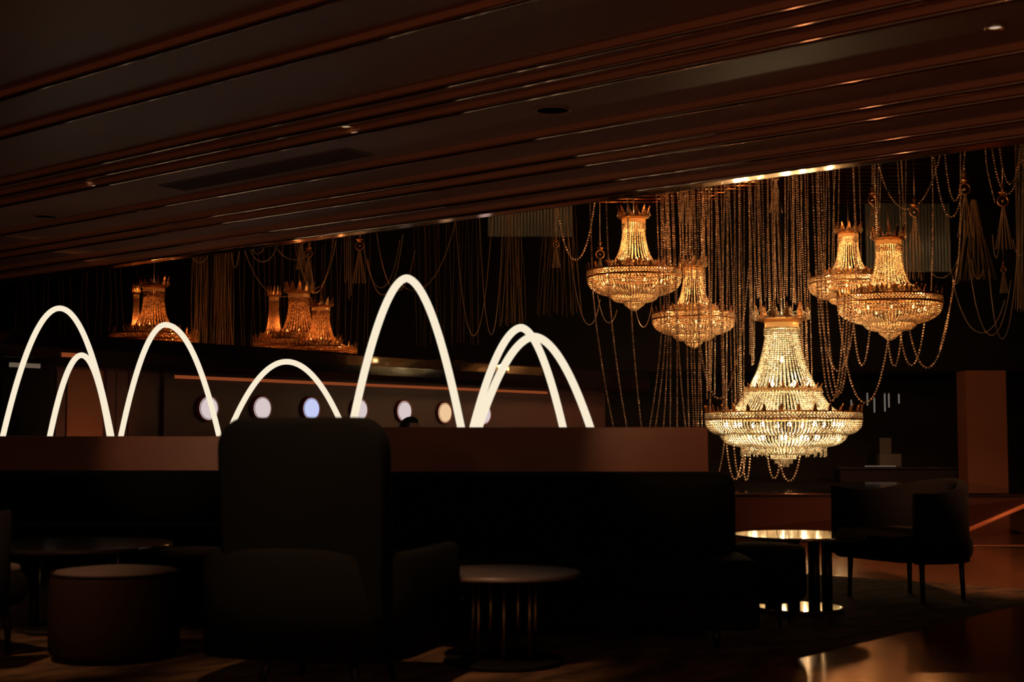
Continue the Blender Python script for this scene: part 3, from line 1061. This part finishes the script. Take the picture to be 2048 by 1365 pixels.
# finer metal chains at the right and over the bar
fine = [
    (1860, 540, 1915, 520, 556, 19.5, 'shallow fine chain loop right of the fluted panel'),
    (1893, 430, 1930, 440, 568, 19.5, 'deep fine chain loop below the ring ornament at the right'),
    (1905, 560, 2010, 600, 666, 19.5, 'wide fine chain loop low at the right, leftmost of the three'),
    (1935, 500, 2022, 560, 671, 19.5, 'wide fine chain loop low at the right, middle of the three'),
    (1978, 540, 2035, 500, 678, 19.5, 'deep fine chain loop low at the right edge'),
    (1942, 520, 1966, 540, 558, 19.5, 'tiny fine chain loop below the right ring ornament'),
    (1985, 470, 2003, 420, 516, 19.5, 'tiny fine chain loop beside the rightmost ring ornament'),
    (2026, 480, 2046, 505, 512, 19.0, 'small fine chain loop cut by the right picture edge'),
    (488, 497, 602, 572, 594, 18.4, 'long bead chain swag between the tops of the copper chandelier reflections'),
    (592, 470, 668, 470, 586, 18.2, 'outer deep bead chain loop above the shorter copper chandelier reflection'),
    (588, 480, 672, 480, 577, 18.2, 'inner deep bead chain loop above the shorter copper chandelier reflection'),
    (728, 500, 800, 480, 576, 18.2, 'bead chain loop left of the tallest arch top, upper one'),
    (735, 520, 806, 470, 590, 18.2, 'bead chain loop left of the tallest arch top, lower one'),
    (752, 460, 830, 500, 582, 18.4, 'bead chain crossing behind the tallest arch top'),
    (795, 560, 914, 430, 581, 18.4, 'bead chain rising right from the tallest arch to the ceiling'),
    (497, 493, 555, 490, 524, 18.0, 'shallow bead chain loop under the ceiling lip over the bar'),
    (384, 512, 418, 505, 526, 18.0, 'small bead chain loop under the ceiling lip left of the curtain'),
    (500, 488, 530, 488, 508, 18.0, 'smallest bead chain loop under the ceiling lip over the bar'),
    (556, 500, 620, 505, 520, 18.0, 'shallow bead chain loop left of the copper ring ornament'),
    (462, 500, 478, 500, 536, 18.0, 'narrow pointed chain loop above the curtain of chains'),
    (905, 330, 990, 330, 672, 20.0, 'faint chain loop right of the tallest glowing arch'),
    (955, 330, 1010, 330, 670, 20.0, 'faint small chain loop above the paired glowing arches'),
    (1125, 330, 1200, 600, 650, 19.5, 'faint chain loop below left of the upper left chandelier'),
    (1195, 590, 1234, 620, 646, 19.5, 'faint chain loop beneath the upper left chandelier bowl'),
    (1270, 610, 1305, 600, 655, 19.5, 'faint chain loop between the two left chandeliers'),
]
for x0, y0, x1, y1, low, Y, lab in fine:
    strand(swag_path(u_px(x0, y0, x1, y1, low), Y, 12), 0.0075, 0.0165, lab, 'fine chain loops', M['chain'], 'chain_loop')
GV = 'short straight chains left of the copper ornament'
for k, x in enumerate((690, 694, 698, 702)):
    a, b = P(x, [565, 560, 598, 590][k], 18.3), P(x - 2, 440, 18.3)
    strand([a, b], 0.008, 0.018, 'short straight bead chain in the row of four left of the copper ring ornament', GV, M['chain'], 'bead_chain')


# chain curtains: uncountable fine strands
def curtain(label, x0, x1, y0, y1, Y, n, waist=0.0, m='chain_dark', rad=0.0042):
    pts = []
    for k in range(n):
        t = (k + random.uniform(-.4, .4)) / max(n - 1, 1)
        yy = Y + random.uniform(-0.25, 0.25)
        xb = x0 + (x1 - x0) * t
        cx = (x0 + x1) / 2
        b = P(xb, y1 + random.uniform(-6, 4), yy)
        a = P(cx + (xb - cx) * (1 - waist), y0, yy)
        path = []
        ph = random.uniform(0, 6)
        for i in range(16):
            s = i / 15
            p = a.lerp(b, s)
            p.x += 0.02 * math.sin(ph + s * 4)
            path.append(p)
        pts += resample(path, 0.014)
    base = Vector(pts[0])
    me = bead_mesh('chain_curtain', [p - base for p in pts], rad, 1.5)
    o = link('chain_curtain', me, M[m], None, base)
    return tag(o, label, 'chain curtain', None, 'stuff')


curtain('dense curtain of dark bronze chains right of the first copper chandelier reflection', 384, 416, 440, 690, 18.8, 26, 0.2)
curtain('widest flared curtain of dark bronze chains left of the middle pair of copper chandelier reflections', 420, 470, 440, 694, 18.8, 34, 0.35)
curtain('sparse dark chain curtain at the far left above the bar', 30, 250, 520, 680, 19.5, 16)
curtain('sparse dark chain curtain between and around the copper chandelier reflections', 480, 735, 440, 700, 20.6, 26)
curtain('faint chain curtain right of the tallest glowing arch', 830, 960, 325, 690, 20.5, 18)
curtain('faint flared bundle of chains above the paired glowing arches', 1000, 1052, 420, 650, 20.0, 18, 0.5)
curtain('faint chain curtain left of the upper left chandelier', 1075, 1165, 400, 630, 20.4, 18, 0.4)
curtain('flared tassel curtain of fine chains at the far right', 1905, 1990, 400, 560, 20.0, 26, 0.95)
curtain('straight bundle of fine chains at the right picture edge', 2030, 2056, 250, 620, 18.8, 14, 0.2, 'chain')
curtain('flared fine chains under the ring ornament by the fluted panel', 1812, 1850, 440, 560, 19.0, 12, 0.9, 'chain')


# hanging ring ornaments
def ornament(label, px, py, Y, s=1.0):
    t = thing('ring_ornament', label, 'ornament', P(px, py, Y), group='hanging ring ornaments')
    R = 0.062 * s
    ring = [(R * math.cos(a), 0, R * math.sin(a)) for a in [2 * math.pi * k / 28 for k in range(29)]]
    MB().tube(ring, 0.011 * s, 8, caps=False).build('ring', M['gold'], t)
    MB().lathe([(0, -R * .35), (R * .3, -R * .25), (R * .38, 0), (R * .3, R * .25), (0, R * .35)], 14).build('ball', M['gold2'], t)
    MB().lathe([(0.012 * s, R), (0.05 * s, R + 0.03 * s), (0.055 * s, R + 0.04 * s), (0.02 * s, R + 0.045 * s), (0.015 * s, R + 0.09 * s), (0.035 * s, R + 0.12 * s), (0.01 * s, R + 0.13 * s)], 16).build('crown_cap', M['gold'], t)
    MB().tube([(0, 0, R + 0.12 * s), (0, 0, Z_ATR - t.location.z)], 0.004, 5).build('cord', M['chain'], t)
    pts = []
    for k in range(12):
        a = 2 * math.pi * k / 12
        pts += resample([(0.012 * math.cos(a), 0.012 * math.sin(a), -R), (0.10 * s * math.cos(a), 0.06 * s * math.sin(a), -R - 0.5 * s)], 0.016)
    stuff('tassel', pts, 0.0055, M['chain'], t)
    return t


for px, py, Y, s, lab in [(1745, 400, 19.0, 0.9, 'small ring ornament above the crown of the rightmost chandelier'),
                          (1829, 424, 18.4, 0.95, 'ring ornament with tassel in front of the fluted panel'),
                          (1930, 378, 18.4, 1.15, 'upper ring ornament with long tassel at the right'),
                          (2006, 402, 18.4, 1.15, 'rightmost ring ornament with tassel'),
                          (2007, 540, 19.6, 0.6, 'small dim copper tassel cap low at the right edge'),
                          (1371, 374, 18.6, 0.9, 'ring ornament tucked under the ceiling lip above the second chandelier'),
                          (1551, 352, 18.6, 0.9, 'ring ornament under the bright ceiling lip above the large chandelier'),
                          (719, 492, 18.6, 0.9, 'copper ring ornament left of the tallest arch'),
                          (617, 508, 18.6, 0.8, 'copper ring ornament above the shorter copper chandelier reflection'),
                          (603, 482, 19.2, 0.7, 'copper tassel cap tucked under the ceiling lip over the bar'),
                          (1200, 509, 19.2, 0.9, 'ring ornament left of the upper left chandelier'),
                          (1112, 490, 20.0, 0.6, 'small tilted copper ornament left of the lit chandeliers')]:
    ornament(lab, px, py, Y, s)

# ================================================================== PARTITIONS AND GLOWING ARCHES
def arch(label, xl, xa, xr, ya, yb, Y, r, p=0.5):
    apex = P(xa, ya, Y)
    base_l, base_r = P(xl, yb, Y), P(xr, yb, Y)
    zfoot = 0.62
    path = []
    for side, b in ((-1, base_l), (1, base_r)):
        w = abs(b.x - apex.x)
        h = apex.z - b.z
        pts = []
        tmax = (apex.z - zfoot) / h
        for k in range(41):
            s = k / 40
            t = tmax * s * s
            x = w * t ** p if t <= 1 else w * (1 + p * (t - 1) * 0.9)
            pts.append(Vector((side * x, 0, apex.z - h * t - zfoot)))
        path = list(reversed(pts)) if side == -1 else path + pts[1:]
    t = thing('arch_lamp', label, 'arch lamp', (apex.x, Y, zfoot), group='glowing arch lamps')
    MB().tube(path, r, 14).build('light_tube', M['arch'], t)
    for p in (path[0], path[-1]):
        MB().lathe([(0, 0), (0.06, 0), (0.06, 0.015), (0.035, 0.02), (0.035, 0.07), (0, 0.07)], 18, (p.x, 0, 0)).build('foot', M['leg'], t)
    return t


YL, YR = 12.2, 8.8
TR = 0.0245
arch('tall glowing arch lamp at the far left', 6, 119, 223, 617, 872, YL + 0.3, TR)
arch('short glowing arch lamp nested in the right leg of the far left one', 100, 163, 219, 711, 872, YL + 0.1, TR)
arch('glowing arch lamp in front of the first dim copper chandelier reflection', 242, 331, 438, 650, 872, YL + 0.3, TR)
arch('low wide glowing arch lamp above the high backed chair', 460, 573, 688, 724, 860, YL + 0.2, TR)
arch('tallest glowing arch lamp at the centre', 703, 813, 923, 557, 860, YR + 0.1, TR, 0.55)
arch('narrower, taller glowing arch lamp of the overlapping pair', 945, 1042, 1127, 656, 860, YR + 0.35, TR, 0.55)
arch('wider, lower glowing arch lamp of the overlapping pair', 956, 1068, 1182, 674, 860, YR, TR, 0.54)


def partition(label, x0, x1, ytop, Y, depth):
    a, b = P(x0, ytop, Y), P(x1, ytop, Y)
    t = thing('planter_partition', label, 'partition', ((a.x + b.x) / 2, Y, 0))
    w, h = b.x - a.x, a.z
    MB().box((0, 0.03, h / 2), (w, 0.06, h), bevel=0.006, seg=2).build('front_panel', M['brown_panel'], t)
    MB().box((0, depth - 0.03, h / 2 - 0.06), (w, 0.06, h - 0.12)).build('rear_panel', M['dark_wall'], t)
    MB().box((w / 2 - 0.03, depth / 2, h / 2 - 0.03), (0.06, depth - 0.12, h - 0.06)).build('end_panel', M['dark_wall'], t)
    MB().box((-w / 2 + 0.03, depth / 2, h / 2 - 0.03), (0.06, depth - 0.12, h - 0.06)).build('end_panel', M['dark_wall'], t)
    MB().box((0, depth / 2, 0.59), (w - 0.12, depth - 0.12, 0.06)).build('tray', M['black'], t)
    return t


partition('brown leather partition behind the left sofa, below the left arches', -160, 775, 873, YL - 0.05, 0.75)
partition('brown leather partition behind the right sofa, below the paired arches', 640, 1416, 855, YR - 0.35, 0.95)


# ================================================================== SEATING
def sofa(label, x0, x1, ytop, Y, zseat, sd, round_end=True):
    a, b = P(x0, ytop, Y), P(x1, ytop, Y)
    w, h = b.x - a.x, a.z
    t = thing('sofa', label, 'sofa', ((a.x + b.x) / 2, Y - 0.2, 0))
    MB().box((0, 0.06, (h + 0.12) / 2), (w, 0.26, h - 0.12), bevel=0.09, seg=5).build('backrest', M['upholstery'], t)
    MB().box((0.02, -sd / 2 + 0.05, zseat - 0.09), (w + 0.06, sd, 0.18), bevel=0.07, seg=5).build('seat_cushion', M['upholstery'], t)
    MB().box((0.02, -sd / 2 + 0.05, (zseat - 0.18 + 0.1) / 2), (w, sd - 0.08, zseat - 0.18 - 0.1), bevel=0.03, seg=3).build('base', M['upholstery2'], t)
    for sx in (-1, 1):
        for yy in (-sd + 0.2, 0.0):
            MB().lathe([(0.018, 0), (0.024, 0.11)], 12, (sx * (w / 2 - 0.2), yy, 0)).build('leg', M['leg'], t)
    return t


sofa('long black sofa at the left in front of the brown partition', -150, 560, 941, YL - 0.1, 0.45, 0.85)
sofa('long black sofa in the middle with rounded right end', 700, 1460, 943, YR - 0.42, 0.47, 0.76)


def pouf(label, px, py, Y, r, h, top_m, side_m, z0=0.015):
    p = P(px, py, Y)
    t = thing('pouf', label, 'pouf', (p.x, Y, 0))
    e = 0.045
    prof = [(r - 0.03, z0), (r, z0 + 0.035), (r + 0.005, h * 0.5), (r, h - e), (r - 0.012, h - 0.015)]
    MB().lathe(prof, 48).build('body', side_m, t)
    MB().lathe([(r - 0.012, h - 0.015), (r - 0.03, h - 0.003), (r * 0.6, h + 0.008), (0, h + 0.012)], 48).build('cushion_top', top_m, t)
    if z0 < 0.05:
        MB().lathe([(r - 0.06, 0.0), (r - 0.06, 0.02)], 32).build('plinth_base', M['black'], t)
    else:
        for k in range(4):
            a = math.pi / 2 * k + 0.4
            MB().lathe([(0.009, 0.0), (0.013, z0 + 0.005)], 10, ((r - 0.07) * math.cos(a), (r - 0.07) * math.sin(a), 0)).build('leg', M['leg'], t)
    MB().lathe([(r - 0.014, h - 0.02), (r - 0.002, h - 0.018), (r - 0.002, h - 0.010), (r - 0.014, h - 0.008)], 48, close=True).build('piping', side_m, t)
    return t


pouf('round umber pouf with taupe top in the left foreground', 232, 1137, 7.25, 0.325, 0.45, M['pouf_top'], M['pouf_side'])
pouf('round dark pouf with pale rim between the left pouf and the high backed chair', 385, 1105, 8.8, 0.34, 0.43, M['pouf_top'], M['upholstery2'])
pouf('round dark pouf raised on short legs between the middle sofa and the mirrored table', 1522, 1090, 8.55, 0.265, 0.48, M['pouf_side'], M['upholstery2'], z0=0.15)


# ---- tables
def pedestal_table(label, px, ytop, Y, r, top_m, n_leg, leg_r, ring_r, base_r, base_m, leg_m, zt=None):
    p = P(px, ytop, Y)
    h = p.z if zt is None else zt
    t = thing('side_table', label, 'table', (p.x, Y, 0))
    MB().lathe([(r - 0.012, h - 0.024), (r, h - 0.016), (r, h - 0.006), (r - 0.004, h)], 72, smooth=False).build('table_top', top_m, t)
    MB().lathe([(base_r - 0.004, 0.013), (base_r, 0.017), (base_r, 0.026), (base_r - 0.004, 0.030)], 64, smooth=False).build('base_disc', base_m, t)
    for k in range(n_leg):
        a = 2 * math.pi * (k + 0.25) / n_leg
        MB().lathe([(leg_r, 0.03), (leg_r, h - 0.024)], 16, (ring_r * math.cos(a), ring_r * math.sin(a), 0)).build('leg', leg_m, t)
    return t


pedestal_table('round mirrored brass table reflecting the large chandelier', 1597, 1069, 9.25, 0.432, M['mirror'], 9, 0.032, 0.19, 0.283, M['mirror'], M['leg'])
pedestal_table('wide round dark lacquered table in front of the left sofa', 150, 1088, 8.35, 0.57, M['table_dark'], 4, 0.03, 0.22, 0.33, M['table_dark'], M['leg'])
pedestal_table('round taupe topped table with thin brass rods beside the high backed chair', 1008, 1143, 7.05, 0.385, M['table_grey'], 7, 0.008, 0.16, 0.30, M['black'], M['brass'])


# ---- chairs
def shell_wall(path, z0, tops, th):
    """upholstered wall along a plan path, varying top, rounded crest"""
    pts = [Vector((p[0], p[1], 0)) for p in path]
    L = len(pts)
    vs, fs = [], []
    ring = [(-0.5, 0), (-0.5, 0.5), (-0.5, 0.93), (-0.3, 0.985), (0, 1.0), (0.3, 0.985), (0.5, 0.93), (0.5, 0.5), (0.5, 0)]
    n = len(ring)
    for i, p in enumerate(pts):
        tg = (pts[min(i + 1, L - 1)] - pts[max(i - 1, 0)]).normalized()
        nm = Vector((-tg.y, tg.x, 0))
        for o, zz in ring:
            q = p + nm * (o * th)
            vs.append((q.x, q.y, z0 + (tops[i] - z0) * zz))
    for i in range(L - 1):
        for k in range(n):
            fs.append((i * n + k, i * n + (k + 1) % n, (i + 1) * n + (k + 1) % n, (i + 1) * n + k))
    fs += [tuple(range(n)), tuple(range((L - 1) * n, L * n))]
    mb = MB()
    mb.add(vs, fs, True)
    return mb


def spline(pts, n=10):
    p = [Vector(q) for q in pts]
    p = [p[0] * 2 - p[1]] + p + [p[-1] * 2 - p[-2]]
    out = []
    for i in range(1, len(p) - 2):
        for k in range(n):
            t = k / n
            a, b, c, d = p[i - 1], p[i], p[i + 1], p[i + 2]
            out.append(0.5 * ((2 * b) + (c - a) * t + (2 * a - 5 * b + 4 * c - d) * t * t + (3 * b - a - 3 * c + d) * t ** 3))
    out.append(p[-2])
    return out


def lounge_chair(label, loc, rz):
    """low armchair: a curved shell wraps its back and far side, the open side shows the seat"""
    t = thing('lounge_chair', label, 'chair', loc, rz)
    sp = spline([(-0.07, -0.45, 0.750), (0.14, -0.43, 0.755), (0.32, -0.24, 0.80), (0.38, 0.06, 0.84), (0.20, 0.36, 0.815), (-0.12, 0.54, 0.745), (-0.40, 0.60, 0.775)])
    shell_wall([(p.x, p.y) for p in sp], 0.27, [p.z for p in sp], 0.085).build('shell_back', M['upholstery2'], t)
    MB().box((-0.03, 0.02, 0.36), (0.72, 0.74, 0.18), math.radians(28), bevel=0.07, seg=5).build('seat', M['upholstery2'], t)
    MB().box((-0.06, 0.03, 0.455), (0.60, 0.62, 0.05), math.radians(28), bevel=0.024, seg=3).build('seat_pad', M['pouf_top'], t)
    for x, y in ((-0.41, 0.02), (0.07, 0.19), (-0.02, -0.44), (0.33, -0.21)):
        MB().tube([(x, y, 0.0), (x * 0.97, y * 0.97, 0.30)], [0.015, 0.021], 10).build('leg', M['leg'], t)
    return t


lounge_chair('dark low lounge chair with wrapped back right of the mirrored table', (2.82, 10.08, 0), 0)
lounge_chair('dark lounge chair cut off by the left picture edge', (-3.0, 7.22, 0), math.radians(200))

# high backed chair in the foreground
hc = thing('high_back_chair', 'large black high backed armchair seen from behind, in the centre foreground', 'chair', (-0.83, 6.42, 0), math.radians(-15))
sp = spline([(0.44, 0.42, 0.63), (0.44, 0.0, 0.63), (0.42, -0.28, 0.635), (0.30, -0.40, 0.65), (0.0, -0.43, 0.655), (-0.30, -0.40, 0.65), (-0.42, -0.28, 0.635), (-0.44, 0.0, 0.63), (-0.44, 0.42, 0.63)])
shell_wall([(p.x, p.y) for p in sp], 0.18, [p.z for p in sp], 0.10).build('arm_shell', M['upholstery'], hc)
bk = MB()
bm = bmesh.new()
bmesh.ops.create_cube(bm, size=1)
for v in bm.verts:
    v.co = Vector((v.co.x * 0.76, v.co.y * 0.13, v.co.z * 0.86))
ed = [e for e in bm.edges if abs(e.verts[0].co.x - e.verts[1].co.x) < 1e-6 and abs(e.verts[0].co.z - e.verts[1].co.z) < 1e-6 and e.verts[0].co.z > 0]
bmesh.ops.bevel(bm, geom=ed, offset=0.13, segments=8, profile=0.5, affect='EDGES')
bmesh.ops.bevel(bm, geom=[e for e in bm.edges if abs(e.verts[0].co.y - e.verts[1].co.y) < 1e-6], offset=0.03, segments=3, profile=0.5, affect='EDGES')
bm.verts.index_update()
bk.add([Vector((v.co.x + 0.055, -0.36 + v.co.y - 0.10 * (v.co.z + 0.43), 0.775 + v.co.z)) for v in bm.verts], [[v.index for v in f.verts] for f in bm.faces], True)
bm.free()
bk.build('backrest', M['upholstery'], hc)
MB().box((0, 0.05, 0.36), (0.78, 0.80, 0.20), bevel=0.07, seg=5).build('seat_cushion', M['upholstery'], hc)
MB().lathe([(0.30, 0.155), (0.42, 0.19), (0.43, 0.26)], 40).build('underside', M['upholstery2'], hc)
for sx in (-1, 1):
    for sy in (-1, 1):
        MB().tube([(sx * 0.23, sy * 0.23, 0.0), (sx * 0.19, sy * 0.19, 0.20)], [0.014, 0.024], 12).build('leg', M['leg'], hc)

# ================================================================== SEATED PERSON BEHIND THE PARTITION
pp = P(816, 843, 10.4)
st = pouf('round dark pouf the person sits on behind the partition', 816, 1090, 10.4, 0.24, 0.45, M['pouf_side'], M['upholstery2'])
per = thing('person', 'person seated behind the partition, only dark hair and brow showing', 'person', (pp.x, 10.4, 0.0), math.radians(-105))


def skin_body(name, joints, bones, m, parent, root=0):
    me = bpy.data.meshes.new(name)
    me.from_pydata([j[0] for j in joints], bones, [])
    o = link(name, me, m, parent)
    md = o.modifiers.new('skin', 'SKIN')
    md.use_smooth_shade = True
    sv = me.skin_vertices[0].data if me.skin_vertices else None
    if sv is None:
        bm = bmesh.new()
        bm.from_mesh(me)
        bm.verts.layers.skin.verify()
        bm.to_mesh(me)
        bm.free()
        sv = me.skin_vertices[0].data
    for i, j in enumerate(joints):
        r = j[1]
        sv[i].radius = (r, r) if not isinstance(r, tuple) else r
        sv[i].use_root = (i == root)
    o.modifiers.new('sub', 'SUBSURF').levels = 2
    o.modifiers['sub'].render_levels = 2
    return o


J = [((0, 0, 0.56), (0.15, 0.11)), ((0, -0.01, 0.72), (0.14, 0.10)), ((0, 0, 0.90), (0.16, 0.11)), ((0, 0.01, 0.985), (0.07, 0.06)), ((0, 0.02, 1.05), (0.05, 0.05)),
     ((0.17, 0, 0.93), 0.065), ((0.22, 0.06, 0.72), 0.048), ((0.13, 0.25, 0.63), 0.036), ((-0.17, 0, 0.93), 0.065), ((-0.22, 0.06, 0.72), 0.048), ((-0.13, 0.25, 0.63), 0.036),
     ((0.10, 0.12, 0.535), 0.085), ((0.12, 0.46, 0.52), 0.06), ((0.12, 0.48, 0.10), 0.042), ((0.12, 0.58, 0.045), 0.04),
     ((-0.10, 0.12, 0.535), 0.085), ((-0.12, 0.46, 0.52), 0.06), ((-0.12, 0.48, 0.10), 0.042), ((-0.12, 0.58, 0.045), 0.04)]
B = [(0, 1), (1, 2), (2, 3), (3, 4), (2, 5), (5, 6), (6, 7), (2, 8), (8, 9), (9, 10), (0, 11), (11, 12), (12, 13), (13, 14), (0, 15), (15, 16), (16, 17), (17, 18)]
skin_body('clothed_body', J, B, M['cloth'], per)
hd = MB()
HZ = 1.165
hv, hf = [], []
rows, cols = 14, 20
for i in range(rows + 1):
    th = math.pi * i / rows
    for k in range(cols):
        ph = 2 * math.pi * k / cols
        x, y, z = math.sin(th) * math.cos(ph), math.sin(th) * math.sin(ph), math.cos(th)
        sx = 0.074 * (1 - 0.22 * max(-z, 0))
        sy = 0.092 * (1 - 0.10 * max(-z, 0))
        yy = y * sy
        if y > 0.85 and -0.35 < z < 0.05:
            yy += 0.018 * (1 - abs(z + 0.15) / 0.3)
        hv.append((x * sx, yy + 0.02, HZ + z * 0.112))
for i in range(rows):
    for k in range(cols):
        hf.append((i * cols + k, i * cols + (k + 1) % cols, (i + 1) * cols + (k + 1) % cols, (i + 1) * cols + k))
hd.add(hv, hf, True)
for s in (-1, 1):
    hd.lathe([(0, -0.03), (0.012, -0.02), (0.014, 0.015), (0, 0.03)], 8, (s * 0.074, 0.015, HZ - 0.01))
head = hd.build('head', M['skin'], per)
hr = MB()
hv2 = []
for i in range(rows + 1):
    for k in range(cols):
        x, y, z = hv[i * cols + k]
        c = Vector((0, 0.01, HZ))
        d = Vector((x, y, z)) - c
        cut = (z - HZ) > 0.080 or (y < 0.03 and (z - HZ) > -0.06)
        hv2.append(c + d * (1.12 if cut else 0.93))
hr.add(hv2, hf, True)
hr.build('hair', M['hair'], per)
for s in (-1, 1):
    MB().lathe([(0, -0.009), (0.008, -0.004), (0.008, 0.004), (0, 0.009)], 10, (s * 0.03, 0.103, HZ)).build('eye', M['hair'], head)
MB().box((0, 0.098, HZ - 0.062), (0.045, 0.012, 0.008), bevel=0.003).build('mouth', M['disc_rim'], head)
for s in (-1, 1):
    h_ = [((0, 0, 0), 0.028), ((0, 0.05, -0.005), 0.026), ((-0.028 * s, 0.045, 0), 0.010), ((-0.045 * s, 0.07, -0.01), 0.009)]
    bn = [(0, 1), (0, 2), (2, 3)]
    for q, (fx, ln) in enumerate([(-0.024, 0.052), (-0.008, 0.060), (0.008, 0.056), (0.024, 0.044)]):
        i0 = len(h_)
        h_ += [((fx, 0.06, -0.005), 0.010), ((fx, 0.06 + ln * 0.6, -0.012), 0.009), ((fx, 0.06 + ln, -0.03), 0.008)]
        bn += [(1, i0), (i0, i0 + 1), (i0 + 1, i0 + 2)]
    hnd = skin_body('hand', h_, bn, M['skin'], per)
    hnd.location = (s * 0.13, 0.27, 0.625)

# ================================================================== CEILING SPOTS OF THE LOUNGE
def spot(label, loc, target, w, color, angle, blend=0.8):
    v = loc[0] * N.x + loc[1] * N.y
    zc = zs[0] + STEP
    for q in range(nE):
        if v > vs_[q]:
            zc = zs[q]
    loc = (loc[0], loc[1], zc - 0.072)
    t = thing('ceiling_spot', label, 'spotlight', loc)
    MB().lathe([(0.034, 0.0), (0.05, 0.0), (0.05, 0.07), (0.034, 0.07)], 20, close=True).build('can', M['black'], t)
    MB().lathe([(0.034, 0.035), (0.0, 0.035)], 20).build('lens', M['spot_glow'], t)
    d = bpy.data.lights.new('spot_beam', 'SPOT')
    d.energy = w
    d.color = color
    d.spot_size = math.radians(angle)
    d.spot_blend = blend
    d.shadow_soft_size = 0.03
    o = bpy.data.objects.new('spot_beam', d)
    C.objects.link(o)
    o.parent = t
    o.location = (0, 0, -0.01)
    dv = (Vector(target) - Vector(loc)).normalized()
    o.rotation_euler = dv.to_track_quat('-Z', 'Y').to_euler()
    return t


TUNG = (1.0, 0.52, 0.26)
pz = 3.38
spot('small ceiling spot aimed at the right end of the middle partition', (1.0, 5.2, pz), P(1350, 890, 8.4), SPOT_W * 1.3, TUNG, 17)
spot('small ceiling spot aimed at the left partition', (-2.6, 5.6, pz), P(340, 905, 12.1), SPOT_W * 3.2, TUNG, 12)
spot('small ceiling spot over the foreground rug', (-0.9, 4.6, pz), G(760, 1360), SPOT_W * 2.5, TUNG, 34)
spot('small ceiling spot over the left foreground rug', (-2.6, 5.0, pz), G(60, 1310), SPOT_W * 2, TUNG, 26)
spot('added ceiling spot brightening the polished floor at the right', (3.4, 5.5, pz), G(1960, 1110), SPOT_W * 30, (1.0, 0.42, 0.19), 34)  # added lamp, stands in for the chandelier's glow on the floor


# ================================================================== ADDED GLOBE LIGHTS BEHIND THE VIEWPOINT TO BRIGHTEN THE COPPER RISERS
def added_globe(label, x, y, w):
    t = thing('added_globe_light', label, 'added light', (x, y, 0), group='added globe lights')
    MB().lathe([(0.0, 0.0), (0.16, 0.0), (0.16, 0.02), (0.02, 0.03), (0.012, 0.05)], 28).build('base', M['leg'], t)
    MB().lathe([(0.012, 0.04), (0.012, 1.50)], 12).build('pole', M['brass'], t)
    MB().lathe([(0.03, 1.49), (0.06, 1.50), (0.06, 1.53)], 20).build('socket', M['brass'], t)
    MB().lathe([(0.05, 1.53)] + [(0.15 * math.sin(a), 1.66 - 0.15 * math.cos(a)) for a in [0.4 + k * (math.pi - 0.4) / 14 for k in range(15)]], 28).build('globe_shade', emit('added_globe_glow', (1.0, 0.46, 0.22), w), t)


added_globe('added globe light for the copper risers, behind the viewpoint at the left', -5.2, -1.6, 55.0)
added_globe('added globe light for the copper risers, behind the viewpoint in the middle', -1.6, -2.6, 55.0)
added_globe('added globe light for the copper risers, behind the viewpoint at the right', 2.6, -1.8, 45.0)

# small uplight at the foot of the brown panel on the bar wall
ub = bw(bw_t(166), 0.42, 0.0)
ul = thing('floor_uplight', 'small floor uplight at the foot of the brown bar panel', 'uplight', ub)
MB().lathe([(0.0, 0.0), (0.06, 0.0), (0.06, 0.06), (0.045, 0.07), (0.045, 0.05), (0.0, 0.05)], 20).build('can', M['black'], ul)
ud = bpy.data.lights.new('uplight_beam', 'SPOT')
ud.energy = 60
ud.color = (1.0, 0.45, 0.18)
ud.spot_size = math.radians(70)
ud.spot_blend = 0.9
ud.shadow_soft_size = 0.03
uo = bpy.data.objects.new('uplight_beam', ud)
C.objects.link(uo)
uo.parent = ul
uo.location = (0, 0, 0.08)
uo.rotation_euler = (bw(bw_t(166), 0.0, 1.0) - ub).to_track_quat('-Z', 'Y').to_euler()
